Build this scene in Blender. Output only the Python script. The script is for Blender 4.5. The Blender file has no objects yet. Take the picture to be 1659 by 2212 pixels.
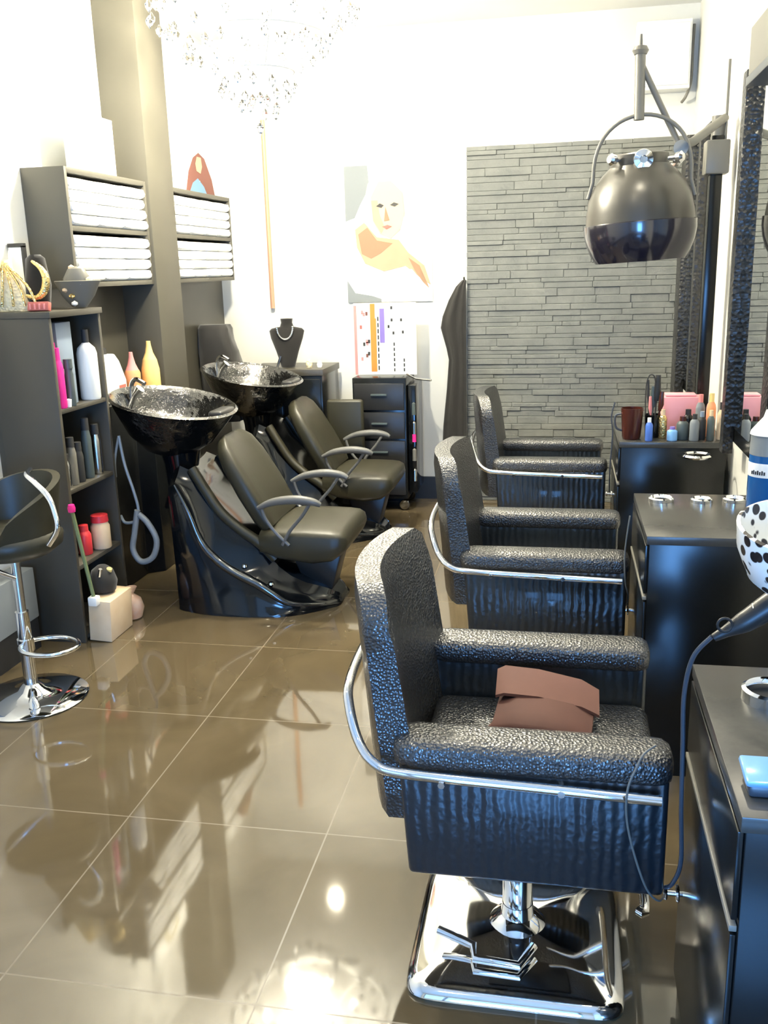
import bpy, bmesh, math, random
from mathutils import Vector, Matrix
random.seed(7)
PI = math.pi
SC = bpy.context.scene
COL = SC.collection

# ------------------------------------------------------------------ camera
cam_d = bpy.data.cameras.new('camera'); cam = bpy.data.objects.new('camera', cam_d); COL.objects.link(cam)
cam_d.sensor_fit = 'VERTICAL'; cam_d.sensor_height = 36.0; cam_d.lens = 36.0 * 2000.0 / 2212.0
cam_d.clip_start = 0.05
cam.matrix_world = Matrix(((0.982303815, -0.021346077, 0.186074071, 0.0),
                           (0.185327560, 0.254380466, -0.949180844, 0.0),
                           (-0.027072321, 0.966868617, 0.253834919, 1.5),
                           (0, 0, 0, 1)))
SC.camera = cam
# ------------------------------------------------------------------ colour management
SC.view_settings.view_transform = 'Standard'
SC.view_settings.look = 'None'
SC.view_settings.gamma = 1.0
SC.view_settings.exposure = 0.55
SC.view_settings.use_curve_mapping = False
# ------------------------------------------------------------------ world (daylight outside the shop front)
W = bpy.data.worlds.new('world'); SC.world = W; W.use_nodes = True
bg = W.node_tree.nodes['Background']; bg.inputs[0].default_value = (0.32, 0.58, 1.0, 1); bg.inputs[1].default_value = 1.6

def light(name, kind, loc, energy, color=(1, 1, 1), size=0.3, size_y=None, rot=(0, 0, 0), spot=None, blend=0.5):
    d = bpy.data.lights.new(name, kind); d.energy = energy; d.color = color
    if kind == 'AREA':
        d.size = size
        if size_y: d.shape = 'RECTANGLE'; d.size_y = size_y
    elif kind == 'POINT': d.shadow_soft_size = size
    elif kind == 'SPOT':
        d.shadow_soft_size = size; d.spot_size = spot; d.spot_blend = blend
    o = bpy.data.objects.new(name, d); COL.objects.link(o); o.location = loc; o.rotation_euler = rot
    return o
WARM = (1.0, 0.90, 0.68)
# daylight through the shop window behind the photographer
light('window_daylight', 'AREA', (0.02, -1.53, 0.85), 88, (0.14, 0.42, 1.0), 1.1, 0.95, (PI / 2, 0, 0))
# ceiling downlights (z = 2.88)
DOWN = [(-1.52, 5.55), (-1.58, 4.70), (-0.35, 5.45), (0.25, 5.2), (-0.3, 4.4), (-1.6, 3.3), (0.2, 3.2), (-0.3, 2.4), (0.35, 1.6), (-1.4, 1.8), (-0.6, 0.6)]
for (x, y) in DOWN:
    light('downlight_beam', 'SPOT', (x, y, 2.865), 29, WARM, 0.035, rot=(0, 0, 0), spot=2.5, blend=0.9)
# the chandelier's own bulbs are lit in its builder

# ------------------------------------------------------------------ materials
def mat(name, col, rough=0.5, metal=0.0, spec=0.5, coat=0.0, bump=None, noise=None, trans=0.0, ior=1.45, sheen=0.0, emit=None):
    m = bpy.data.materials.new(name); m.use_nodes = True
    nt = m.node_tree; N = nt.nodes; L = nt.links; b = N['Principled BSDF']
    b.inputs['Base Color'].default_value = (*col, 1); b.inputs['Roughness'].default_value = rough
    b.inputs['Metallic'].default_value = metal; b.inputs['Specular IOR Level'].default_value = spec
    b.inputs['Coat Weight'].default_value = coat; b.inputs['Coat Roughness'].default_value = 0.06
    b.inputs['Transmission Weight'].default_value = trans; b.inputs['IOR'].default_value = ior
    b.inputs['Sheen Weight'].default_value = sheen
    if emit:
        b.inputs['Emission Color'].default_value = (*emit[0], 1); b.inputs['Emission Strength'].default_value = emit[1]
    tc = N.new('ShaderNodeTexCoord')
    if noise:   # (scale, other colour)
        nz = N.new('ShaderNodeTexNoise'); nz.inputs['Scale'].default_value = noise[0]; nz.inputs['Detail'].default_value = 3
        L.new(tc.outputs['Object'], nz.inputs['Vector'])
        mx = N.new('ShaderNodeMix'); mx.data_type = 'RGBA'
        mx.inputs[6].default_value = (*col, 1); mx.inputs[7].default_value = (*noise[1], 1)
        L.new(nz.outputs['Fac'], mx.inputs[0]); L.new(mx.outputs[2], b.inputs['Base Color'])
    if bump:    # (kind, scale, strength, distance)
        if bump[0] == 'voronoi':
            t = N.new('ShaderNodeTexVoronoi'); t.inputs['Scale'].default_value = bump[1]; out = t.outputs['Distance']
        elif bump[0] == 'wave':
            t = N.new('ShaderNodeTexWave'); t.inputs['Scale'].default_value = bump[1]; t.bands_direction = 'X'; out = t.outputs['Fac']
            t.inputs['Distortion'].default_value = 0.6
        else:
            t = N.new('ShaderNodeTexNoise'); t.inputs['Scale'].default_value = bump[1]; t.inputs['Detail'].default_value = 4; out = t.outputs['Fac']
        L.new(tc.outputs['Object'], t.inputs['Vector'])
        bp = N.new('ShaderNodeBump'); bp.inputs['Strength'].default_value = bump[2]; bp.inputs['Distance'].default_value = bump[3]
        L.new(out, bp.inputs['Height']); L.new(bp.outputs['Normal'], b.inputs['Normal']); L.new(bp.outputs['Normal'], b.inputs['Coat Normal'])
    return m

M = {}
M['wall'] = mat('wall_paint', (0.72, 0.72, 0.68), 0.85, bump=('noise', 60, 0.05, 0.002))
M['ceil'] = mat('ceiling_paint', (0.85, 0.84, 0.80), 0.9)
M['taupe'] = mat('taupe_paint', (0.068, 0.063, 0.048), 0.6)
M['darkwall'] = mat('dark_panel', (0.055, 0.052, 0.04), 0.35, noise=(3, (0.075, 0.07, 0.055)))
M['shelfgrey'] = mat('shelf_laminate', (0.085, 0.08, 0.065), 0.55)
M['black_lam'] = mat('black_laminate', (0.008, 0.009, 0.009), 0.2, spec=0.4)
M['tower'] = mat('tower_laminate', (0.058, 0.053, 0.042), 0.38)
M['worktop'] = mat('worktop_laminate', (0.045, 0.045, 0.042), 0.27, noise=(90, (0.06, 0.06, 0.055)))
M['edge'] = mat('edge_band', (0.20, 0.19, 0.16), 0.3)
M['chrome'] = mat('chrome', (0.85, 0.86, 0.87), 0.06, 1.0)
M['steel'] = mat('brushed_steel', (0.55, 0.56, 0.56), 0.25, 1.0)
M['leather'] = mat('embossed_leather', (0.016, 0.017, 0.018), 0.33, spec=1.0, coat=0.6, bump=('voronoi', 165, 0.9, 0.0026))
M['black_plastic'] = mat('black_plastic', (0.02, 0.02, 0.02), 0.35)
M['gloss_black'] = mat('gloss_black_fibreglass', (0.004, 0.005, 0.006), 0.10, spec=0.45, coat=0.12)
M['ridge'] = mat('ridge_gloss', (0.006, 0.008, 0.01), 0.12, spec=1.0, coat=1.0)
M['ceramic'] = mat('black_ceramic', (0.006, 0.006, 0.006), 0.05, spec=0.8, coat=1.0, bump=('noise', 26, 0.5, 0.012))
M['vinyl'] = mat('black_vinyl', (0.028, 0.026, 0.015), 0.42, bump=('noise', 25, 0.1, 0.003))
M['armgrey'] = mat('grey_arm_plastic', (0.11, 0.11, 0.105), 0.4)
M['towel'] = mat('white_towel', (0.93, 0.93, 0.90), 0.95, sheen=0.3, bump=('noise', 120, 0.6, 0.004))
M['white'] = mat('white_plastic', (0.85, 0.85, 0.82), 0.35)
M['white_matte'] = mat('white_card', (0.88, 0.88, 0.84), 0.7)
M['pink'] = mat('magenta_plastic', (0.80, 0.03, 0.28), 0.3)
M['palepink'] = mat('pink_card', (0.80, 0.36, 0.40), 0.5)
M['bluegrey'] = mat('blue_grey_card', (0.24, 0.30, 0.38), 0.5)
M['slate'] = mat('slate_plastic', (0.07, 0.09, 0.09), 0.4)
M['red'] = mat('red_plastic', (0.65, 0.04, 0.05), 0.35)
M['beige'] = mat('beige_card', (0.66, 0.46, 0.26), 0.6, noise=(12, (0.78, 0.64, 0.46)))
M['peach'] = mat('peach_plastic', (0.85, 0.34, 0.16), 0.3)
M['yellow'] = mat('yellow_plastic', (0.80, 0.60, 0.22), 0.28)
M['gold'] = mat('gold_metal', (0.80, 0.60, 0.26), 0.25, 0.9, bump=('voronoi', 120, 0.6, 0.004))
M['cream'] = mat('cream_beads', (0.78, 0.68, 0.44), 0.4, bump=('voronoi', 80, 0.9, 0.006))
M['velvet'] = mat('black_velvet', (0.008, 0.007, 0.006), 0.9, sheen=0.3)
M['cloth'] = mat('black_cloth', (0.014, 0.013, 0.012), 0.8, sheen=0.2)
M['copper'] = mat('copper_pipe', (0.55, 0.30, 0.19), 0.45, 0.2)
M['hose'] = mat('grey_hose', (0.22, 0.24, 0.25), 0.35)
M['hood'] = mat('hood_shell', (0.032, 0.029, 0.022), 0.33, spec=0.9)
M['visor'] = mat('hood_visor', (0.012, 0.011, 0.02), 0.16, spec=0.9, coat=0.4)
M['bracket'] = mat('grey_bracket', (0.16, 0.155, 0.135), 0.4)
M['brown'] = mat('brown_leather', (0.11, 0.042, 0.03), 0.8, noise=(8, (0.06, 0.025, 0.018)))
M['flap_brown'] = mat('flap_leather', (0.19, 0.08, 0.055), 0.7, noise=(9, (0.12, 0.05, 0.035)))
M['maroon'] = mat('maroon_glaze', (0.06, 0.015, 0.010), 0.2)
M['blueglass'] = mat('blue_liquid', (0.015, 0.10, 0.30), 0.1)
M['blue'] = mat('blue_plastic', (0.08, 0.18, 0.55), 0.25)
M['lightblue'] = mat('light_blue_plastic', (0.20, 0.42, 0.75), 0.2)
M['cable'] = mat('cable_rubber', (0.05, 0.06, 0.075), 0.3)
M['mirror'] = mat('mirror_glass', (0.80, 0.83, 0.82), 0.01, 1.0)
M['frame_black'] = mat('studded_frame', (0.022, 0.022, 0.022), 0.3, bump=('voronoi', 60, 0.9, 0.006))
M['glass'] = mat('crystal', (1, 1, 1), 0.0, trans=1.0, ior=1.5)
def clear_pane():
    m = mat('window_glass', (1, 1, 1), 0.02); N = m.node_tree.nodes; L = m.node_tree.links
    tr = N.new('ShaderNodeBsdfTransparent'); gl = N.new('ShaderNodeBsdfGlossy'); gl.inputs['Roughness'].default_value = 0.02
    mx = N.new('ShaderNodeMixShader'); mx.inputs[0].default_value = 0.05
    L.new(tr.outputs[0], mx.inputs[1]); L.new(gl.outputs[0], mx.inputs[2]); L.new(mx.outputs[0], N['Material Output'].inputs[0])
    return m
M['window_glass'] = clear_pane()
M['bulb'] = mat('lit_bulb', (1, 1, 1), 0.4, emit=((1.0, 0.95, 0.82), 22))
M['orange'] = mat('orange_ink', (0.70, 0.22, 0.04), 0.6)
M['violet'] = mat('violet_ink', (0.20, 0.15, 0.45), 0.6)
M['ink'] = mat('black_ink', (0.03, 0.03, 0.03), 0.6)
M['pinkink'] = mat('pink_ink', (0.70, 0.25, 0.24), 0.6)
M['skin'] = mat('printed_skin', (0.38, 0.25, 0.16), 0.7, noise=(5, (0.46, 0.33, 0.22)))
M['skin_dark'] = mat('printed_skin_deep', (0.27, 0.165, 0.10), 0.7)
M['blonde'] = mat('printed_blonde', (0.58, 0.53, 0.38), 0.7)
M['face_print'] = mat('printed_face', (0.50, 0.39, 0.28), 0.7)
M['greyprint'] = mat('printed_grey', (0.19, 0.21, 0.225), 0.7)
M['lips'] = mat('printed_lips', (0.42, 0.12, 0.10), 0.7)
M['auburn'] = mat('printed_auburn', (0.16, 0.06, 0.045), 0.7)
M['skyprint'] = mat('printed_blue', (0.13, 0.24, 0.38), 0.7)
M['plasticbag'] = mat('clear_bag', (0.75, 0.70, 0.62), 0.15, trans=0.35, noise=(20, (0.8, 0.35, 0.15)))
M['green'] = mat('olive_stick', (0.16, 0.20, 0.09), 0.5)

def perforated():
    m = mat('leopard_diffuser', (0.85, 0.84, 0.76), 0.25)
    N = m.node_tree.nodes; L = m.node_tree.links
    tc = N.new('ShaderNodeTexCoord'); v = N.new('ShaderNodeTexVoronoi'); v.inputs['Scale'].default_value = 44
    r = N.new('ShaderNodeValToRGB'); r.color_ramp.elements[0].position = 0.40; r.color_ramp.elements[0].color = (0.02, 0.015, 0.015, 1)
    r.color_ramp.elements[1].position = 0.46; r.color_ramp.elements[1].color = (0.85, 0.84, 0.78, 1)
    L.new(tc.outputs['Object'], v.inputs['Vector']); L.new(v.outputs['Distance'], r.inputs[0])
    L.new(r.outputs[0], N['Principled BSDF'].inputs['Base Color'])
    return m
M['leopard'] = perforated()

def ribbed():   # embossed leather with vertical creases on the side panels
    m = mat('ribbed_leather', (0.010, 0.015, 0.020), 0.30, spec=1.0, coat=0.3)
    N = m.node_tree.nodes; L = m.node_tree.links
    tc = N.new('ShaderNodeTexCoord')
    w = N.new('ShaderNodeTexWave'); w.bands_direction = 'X'; w.inputs['Scale'].default_value = 13; w.inputs['Distortion'].default_value = 3.0
    w.inputs['Detail'].default_value = 3; w.inputs['Detail Scale'].default_value = 1.5
    v = N.new('ShaderNodeTexVoronoi'); v.inputs['Scale'].default_value = 70
    a = N.new('ShaderNodeMath'); a.operation = 'MULTIPLY_ADD'; a.inputs[1].default_value = 0.35
    L.new(tc.outputs['Object'], w.inputs['Vector']); L.new(tc.outputs['Object'], v.inputs['Vector'])
    L.new(v.outputs['Distance'], a.inputs[0]); L.new(w.outputs['Fac'], a.inputs[2])
    bp = N.new('ShaderNodeBump'); bp.inputs['Strength'].default_value = 0.35; bp.inputs['Distance'].default_value = 0.004
    L.new(a.outputs[0], bp.inputs['Height']); L.new(bp.outputs['Normal'], N['Principled BSDF'].inputs['Normal'])
    return m
M['ribbed'] = ribbed()

def floor_mat():
    m = mat('polished_tile', (0.2, 0.17, 0.12), 0.06, spec=0.8, coat=0.35)
    N = m.node_tree.nodes; L = m.node_tree.links; b = N['Principled BSDF']
    tc = N.new('ShaderNodeTexCoord'); mp = N.new('ShaderNodeMapping')
    mp.inputs['Location'].default_value = (0.61 + 5 * 0.585, -1.545 + 5 * 0.62, 0)
    L.new(tc.outputs['Object'], mp.inputs['Vector'])
    br = N.new('ShaderNodeTexBrick'); br.offset = 0.0; br.squash = 1.0
    br.inputs['Scale'].default_value = 1.0; br.inputs['Mortar Size'].default_value = 0.0024; br.inputs['Mortar Smooth'].default_value = 0.2
    br.inputs['Brick Width'].default_value = 0.585; br.inputs['Row Height'].default_value = 0.62; br.inputs['Bias'].default_value = 0
    L.new(mp.outputs['Vector'], br.inputs['Vector'])
    nz = N.new('ShaderNodeTexNoise'); nz.inputs['Scale'].default_value = 1.6; nz.inputs['Detail'].default_value = 6; nz.inputs['Distortion'].default_value = 1.4
    L.new(tc.outputs['Object'], nz.inputs['Vector'])
    rp = N.new('ShaderNodeValToRGB'); rp.color_ramp.elements[0].position = 0.35; rp.color_ramp.elements[0].color = (0.088, 0.067, 0.037, 1)
    rp.color_ramp.elements[1].position = 0.68; rp.color_ramp.elements[1].color = (0.128, 0.099, 0.058, 1)
    L.new(nz.outputs['Fac'], rp.inputs[0])
    L.new(rp.outputs[0], br.inputs['Color1']); L.new(rp.outputs[0], br.inputs['Color2']); br.inputs['Mortar'].default_value = (0.145, 0.113, 0.07, 1)
    L.new(br.outputs['Color'], b.inputs['Base Color'])
    mr = N.new('ShaderNodeMapRange'); mr.inputs['To Min'].default_value = 0.045; mr.inputs['To Max'].default_value = 0.5
    L.new(br.outputs['Fac'], mr.inputs['Value']); L.new(mr.outputs[0], b.inputs['Roughness'])
    return m
M['floor'] = floor_mat()
M['stone'] = mat('slate_stone', (0.115, 0.125, 0.122), 0.8, noise=(7, (0.215, 0.22, 0.205)), bump=('noise', 22, 0.8, 0.010))

# ------------------------------------------------------------------ mesh helper
class MB:
    def __init__(s): s.bm = bmesh.new()
    def _add(s, vs, fs):
        v = [s.bm.verts.new(p) for p in vs]
        for f in fs:
            try: s.bm.faces.new([v[i] for i in f])
            except ValueError: pass
        return v
    def box(s, x0, x1, y0, y1, z0, z1, bev=0.0, seg=2, rot=None, taper=None):
        t = bmesh.new(); bmesh.ops.create_cube(t, size=1.0)
        c = Vector(((x0 + x1) / 2, (y0 + y1) / 2, (z0 + z1) / 2)); d = (x1 - x0, y1 - y0, z1 - z0)
        for v in t.verts:
            v.co = Vector((v.co.x * d[0], v.co.y * d[1], v.co.z * d[2]))
            if taper and v.co.z < 0: v.co.x *= taper; v.co.y *= taper
        if bev > 0: bmesh.ops.bevel(t, geom=list(t.edges), offset=bev, segments=seg, affect='EDGES', profile=0.5)
        for v in t.verts:
            if rot is not None: v.co = rot @ v.co
            v.co += c
        me = bpy.data.meshes.new('tmp'); t.to_mesh(me); t.free(); s.bm.from_mesh(me); bpy.data.meshes.remove(me)
        return s
    def tube(s, pts, r, seg=10, closed=False, cap=True):
        pts = [Vector(p) for p in pts]; n = len(pts)
        rs = r if isinstance(r, (list, tuple)) else [r] * n
        rings = []; up = Vector((0, 0, 1)); last = None
        for i, p in enumerate(pts):
            if closed: d = pts[(i + 1) % n] - pts[i - 1]
            else: d = (pts[min(i + 1, n - 1)] - pts[max(i - 1, 0)])
            d.normalize()
            if last is None:
                a = up if abs(d.dot(up)) < 0.9 else Vector((1, 0, 0)); u = d.cross(a).normalized()
            else:
                u = (last - d * last.dot(d)).normalized()
            last = u; w = d.cross(u)
            rings.append([s.bm.verts.new(p + (u * math.cos(2 * PI * k / seg) + w * math.sin(2 * PI * k / seg)) * rs[i]) for k in range(seg)])
        m = n if closed else n - 1
        for i in range(m):
            a, b = rings[i], rings[(i + 1) % n]
            for k in range(seg):
                try: s.bm.faces.new((a[k], a[(k + 1) % seg], b[(k + 1) % seg], b[k]))
                except ValueError: pass
        if cap and not closed:
            s.bm.faces.new(rings[0][::-1]); s.bm.faces.new(rings[-1])
        return s
    def lathe(s, prof, c=(0, 0, 0), seg=28, rot=None, sx=1.0, sy=1.0, close=False):
        c = Vector(c); rings = []
        for (r, z) in prof:
            ring = []
            for k in range(seg):
                p = Vector((max(r, 1e-4) * math.cos(2 * PI * k / seg) * sx, max(r, 1e-4) * math.sin(2 * PI * k / seg) * sy, z))
                if rot is not None: p = rot @ p
                ring.append(s.bm.verts.new(p + c))
            rings.append(ring)
        for a, b in zip(rings, rings[1:]):
            for k in range(seg): s.bm.faces.new((a[k], a[(k + 1) % seg], b[(k + 1) % seg], b[k]))
        if close:
            s.bm.faces.new(rings[0][::-1]); s.bm.faces.new(rings[-1])
        return s
    def prism(s, poly, axis, a, b, bev=0.0, seg=2):
        """poly: 2D points in the plane normal to axis, extruded from a to b"""
        t = bmesh.new()
        def P(u, v, w):
            return {'x': (w, u, v), 'y': (u, w, v), 'z': (u, v, w)}[axis]
        A = [t.verts.new(P(u, v, a)) for u, v in poly]; B = [t.verts.new(P(u, v, b)) for u, v in poly]
        t.faces.new(A); t.faces.new(B[::-1]); n = len(poly)
        for i in range(n): t.faces.new((A[i], B[i], B[(i + 1) % n], A[(i + 1) % n]))
        bmesh.ops.recalc_face_normals(t, faces=t.faces)
        if bev > 0: bmesh.ops.bevel(t, geom=[e for e in t.edges if e.calc_face_angle(0) > 0.5], offset=bev, segments=seg, affect='EDGES', profile=0.5)
        me = bpy.data.meshes.new('tmp'); t.to_mesh(me); t.free(); s.bm.from_mesh(me); bpy.data.meshes.remove(me)
        return s
    def loft(s, secs, cap=True):
        R = [[s.bm.verts.new(p) for p in sec] for sec in secs]; n = len(secs[0])
        for a, b in zip(R, R[1:]):
            for k in range(n): s.bm.faces.new((a[k], a[(k + 1) % n], b[(k + 1) % n], b[k]))
        if cap: s.bm.faces.new(R[0][::-1]); s.bm.faces.new(R[-1])
        return s
    def build(s, name, m, parent=None, sharp=40, sub=0, off=None):
        bmesh.ops.recalc_face_normals(s.bm, faces=s.bm.faces)
        me = bpy.data.meshes.new(name)
        if off is not None: bmesh.ops.translate(s.bm, verts=s.bm.verts, vec=-Vector(off))
        s.bm.to_mesh(me); s.bm.free()
        me.materials.append(M[m] if isinstance(m, str) else m)
        for p in me.polygons: p.use_smooth = True
        me.set_sharp_from_angle(angle=math.radians(sharp))
        o = bpy.data.objects.new(name, me); COL.objects.link(o)
        if parent: o.parent = parent
        elif off is not None: o.location = off
        if sub:
            md = o.modifiers.new('smooth', 'SUBSURF'); md.levels = sub; md.render_levels = sub
        return o

def tag(o, label=None, cat=None, group=None, kind=None):
    if label: o['label'] = label
    if cat: o['category'] = cat
    if group: o['group'] = group
    if kind: o['kind'] = kind
    return o
def thing(name, label, cat, loc=(0, 0, 0), rz=0.0, group=None):
    o = bpy.data.objects.new(name, None); COL.objects.link(o); o.location = loc; o.rotation_euler = (0, 0, rz)
    o.empty_display_size = 0.1
    return tag(o, label, cat, group)
def dup(root, loc, label, rz=None):
    r = root.copy(); COL.objects.link(r); r.location = loc; r['label'] = label
    if rz is not None: r.rotation_euler = (0, 0, rz)
    for ch in list(root.children):
        c = ch.copy(); COL.objects.link(c); c.parent = r
        for g in list(ch.children):
            d = g.copy(); COL.objects.link(d); d.parent = c
    return r
def struct(o): o['kind'] = 'structure'; return o
def smooth_path(pts, n=8, closed=False):
    pts = [Vector(p) for p in pts]; out = []; N_ = len(pts)
    rng = range(N_) if closed else range(N_ - 1)
    for i in rng:
        if closed: p0, p1, p2, p3 = pts[i - 1], pts[i], pts[(i + 1) % N_], pts[(i + 2) % N_]
        else: p0, p1, p2, p3 = pts[max(i - 1, 0)], pts[i], pts[i + 1], pts[min(i + 2, N_ - 1)]
        for k in range(n):
            t = k / n
            out.append(0.5 * ((2 * p1) + (p2 - p0) * t + (2 * p0 - 5 * p1 + 4 * p2 - p3) * t * t + (3 * p1 - p0 - 3 * p2 + p3) * t ** 3))
    if not closed: out.append(pts[-1])
    return out
def circ(c, r, n=28, axis='z', ry=None):
    ry = ry or r; c = Vector(c); o = []
    for k in range(n):
        a = 2 * PI * k / n; u, v = r * math.cos(a), ry * math.sin(a)
        o.append(c + Vector({'z': (u, v, 0), 'y': (u, 0, v), 'x': (0, u, v)}[axis]))
    return o

# ------------------------------------------------------------------ room shell
XL, XR, YF, YB, ZC = -2.25, 0.72, -1.5, 6.0, 2.9
struct(MB().box(XL - .1, XR + .1, YF - .1, YB + .1, -.1, 0).build('floor', 'floor'))
struct(MB().box(XL - .1, XR + .1, YF - .1, YB + .1, ZC, ZC + .1).build('ceiling', 'ceil'))
struct(MB().box(XL - .1, XL, YF - .1, YB + .1, 0, ZC).build('wall_left', 'wall'))
struct(MB().box(XR, XR + .1, YF - .1, YB + .1, 0, ZC).build('wall_right', 'wall'))
struct(MB().box(XL, XR, YB, YB + .1, 0, ZC).build('wall_back', 'wall'))
fw = MB(); fw.box(XL, XL + .35, YF - .1, YF, 0, ZC); fw.box(XR - .35, XR, YF - .1, YF, 0, ZC)
fw.box(XL + .35, XR - .35, YF - .1, YF, 2.4, ZC); fw.box(XL + .35, XR - .35, YF - .1, YF, 0, .3)
struct(fw.build('wall_front', 'wall'))
wn = thing('window_1', None, None, (0, 0, 0)); struct(wn)
fr = MB()
for x in (XL + .35, -.78, XR - .41): fr.box(x, x + .06, YF - .08, YF - .02, .3, 2.4)
fr.box(XL + .35, XR - .35, YF - .08, YF - .02, .3, .36); fr.box(XL + .35, XR - .35, YF - .08, YF - .02, 2.34, 2.4)
fr.build('window_frame', 'black_plastic', wn)
MB().box(XL + .38, XR - .38, YF - .055, YF - .049, .34, 2.36).build('window_pane', 'window_glass', wn)
# baseboard along the back wall and the low left wall
struct(MB().box(XL, -.6, YB - .02, YB, 0, .15).build('baseboard_back', 'black_plastic'))
struct(MB().box(XL, XL + .02, 0.6, 3.33, 0, .13).build('baseboard_left', 'black_plastic'))
# dark cladding on the lower left wall behind the basins
struct(MB().box(XL, XL + .025, 3.36, YB - .001, 0, 1.455).build('trim_1', 'darkwall'))
# column that interrupts the shelves
struct(MB().box(XL, -2.035, 4.55, 4.86, 0, ZC, bev=.003).build('trim_2', 'taupe'))

# split-face stone panel
st = MB(); z = 0.0; random.seed(3)
while z < 2.2:
    h = random.choice([.026, .036, .048]); h = min(h, 2.2 - z); x = -0.6
    while x < XR - .002:
        w = random.uniform(.10, .38); x1 = min(x + w, XR - .002); d = random.uniform(.026, .037)
        st.box(x, x1 - .0006, YB - d, YB - .001, z, z + h - .0006, bev=.003, seg=1); x = x1
    z += h
tag(st.build('stone_panel', 'stone', sharp=30), 'grey split-face slate cladding panel covering the right half of the back wall', 'wall panel')

# copper pipe
tag(MB().tube([(-1.875, YB - .03, 1.27), (-1.875, YB - .03, 2.42)], .014).build('copper_pipe', 'copper'), 'thin copper-coloured pipe running up the white back wall', 'pipe')

# ceiling downlights
for i, (x, y) in enumerate(DOWN):
    where = ['at the back left corner', 'over the basins', 'before the stone panel', 'above the far right mirror', 'in the middle of the room', 'over the bookshelf side',
             'above the second salon chair', 'above the aisle', 'above the nearest salon chair', 'above the aisle at the stool', 'just behind the photographer'][i]
    t = thing('ceiling_spotlight', 'small round recessed ceiling spotlight ' + where, 'ceiling light', (x, y, ZC), 0, 'recessed ceiling spotlights')
    MB().lathe([(.035, -.002), (.048, -.002), (.05, -.008), (.036, -.012)], seg=20).build('trim_ring', 'white', t)
    MB().lathe([(.0, -.004), (.033, -.004)], seg=20).build('lamp', 'bulb', t)

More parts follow.
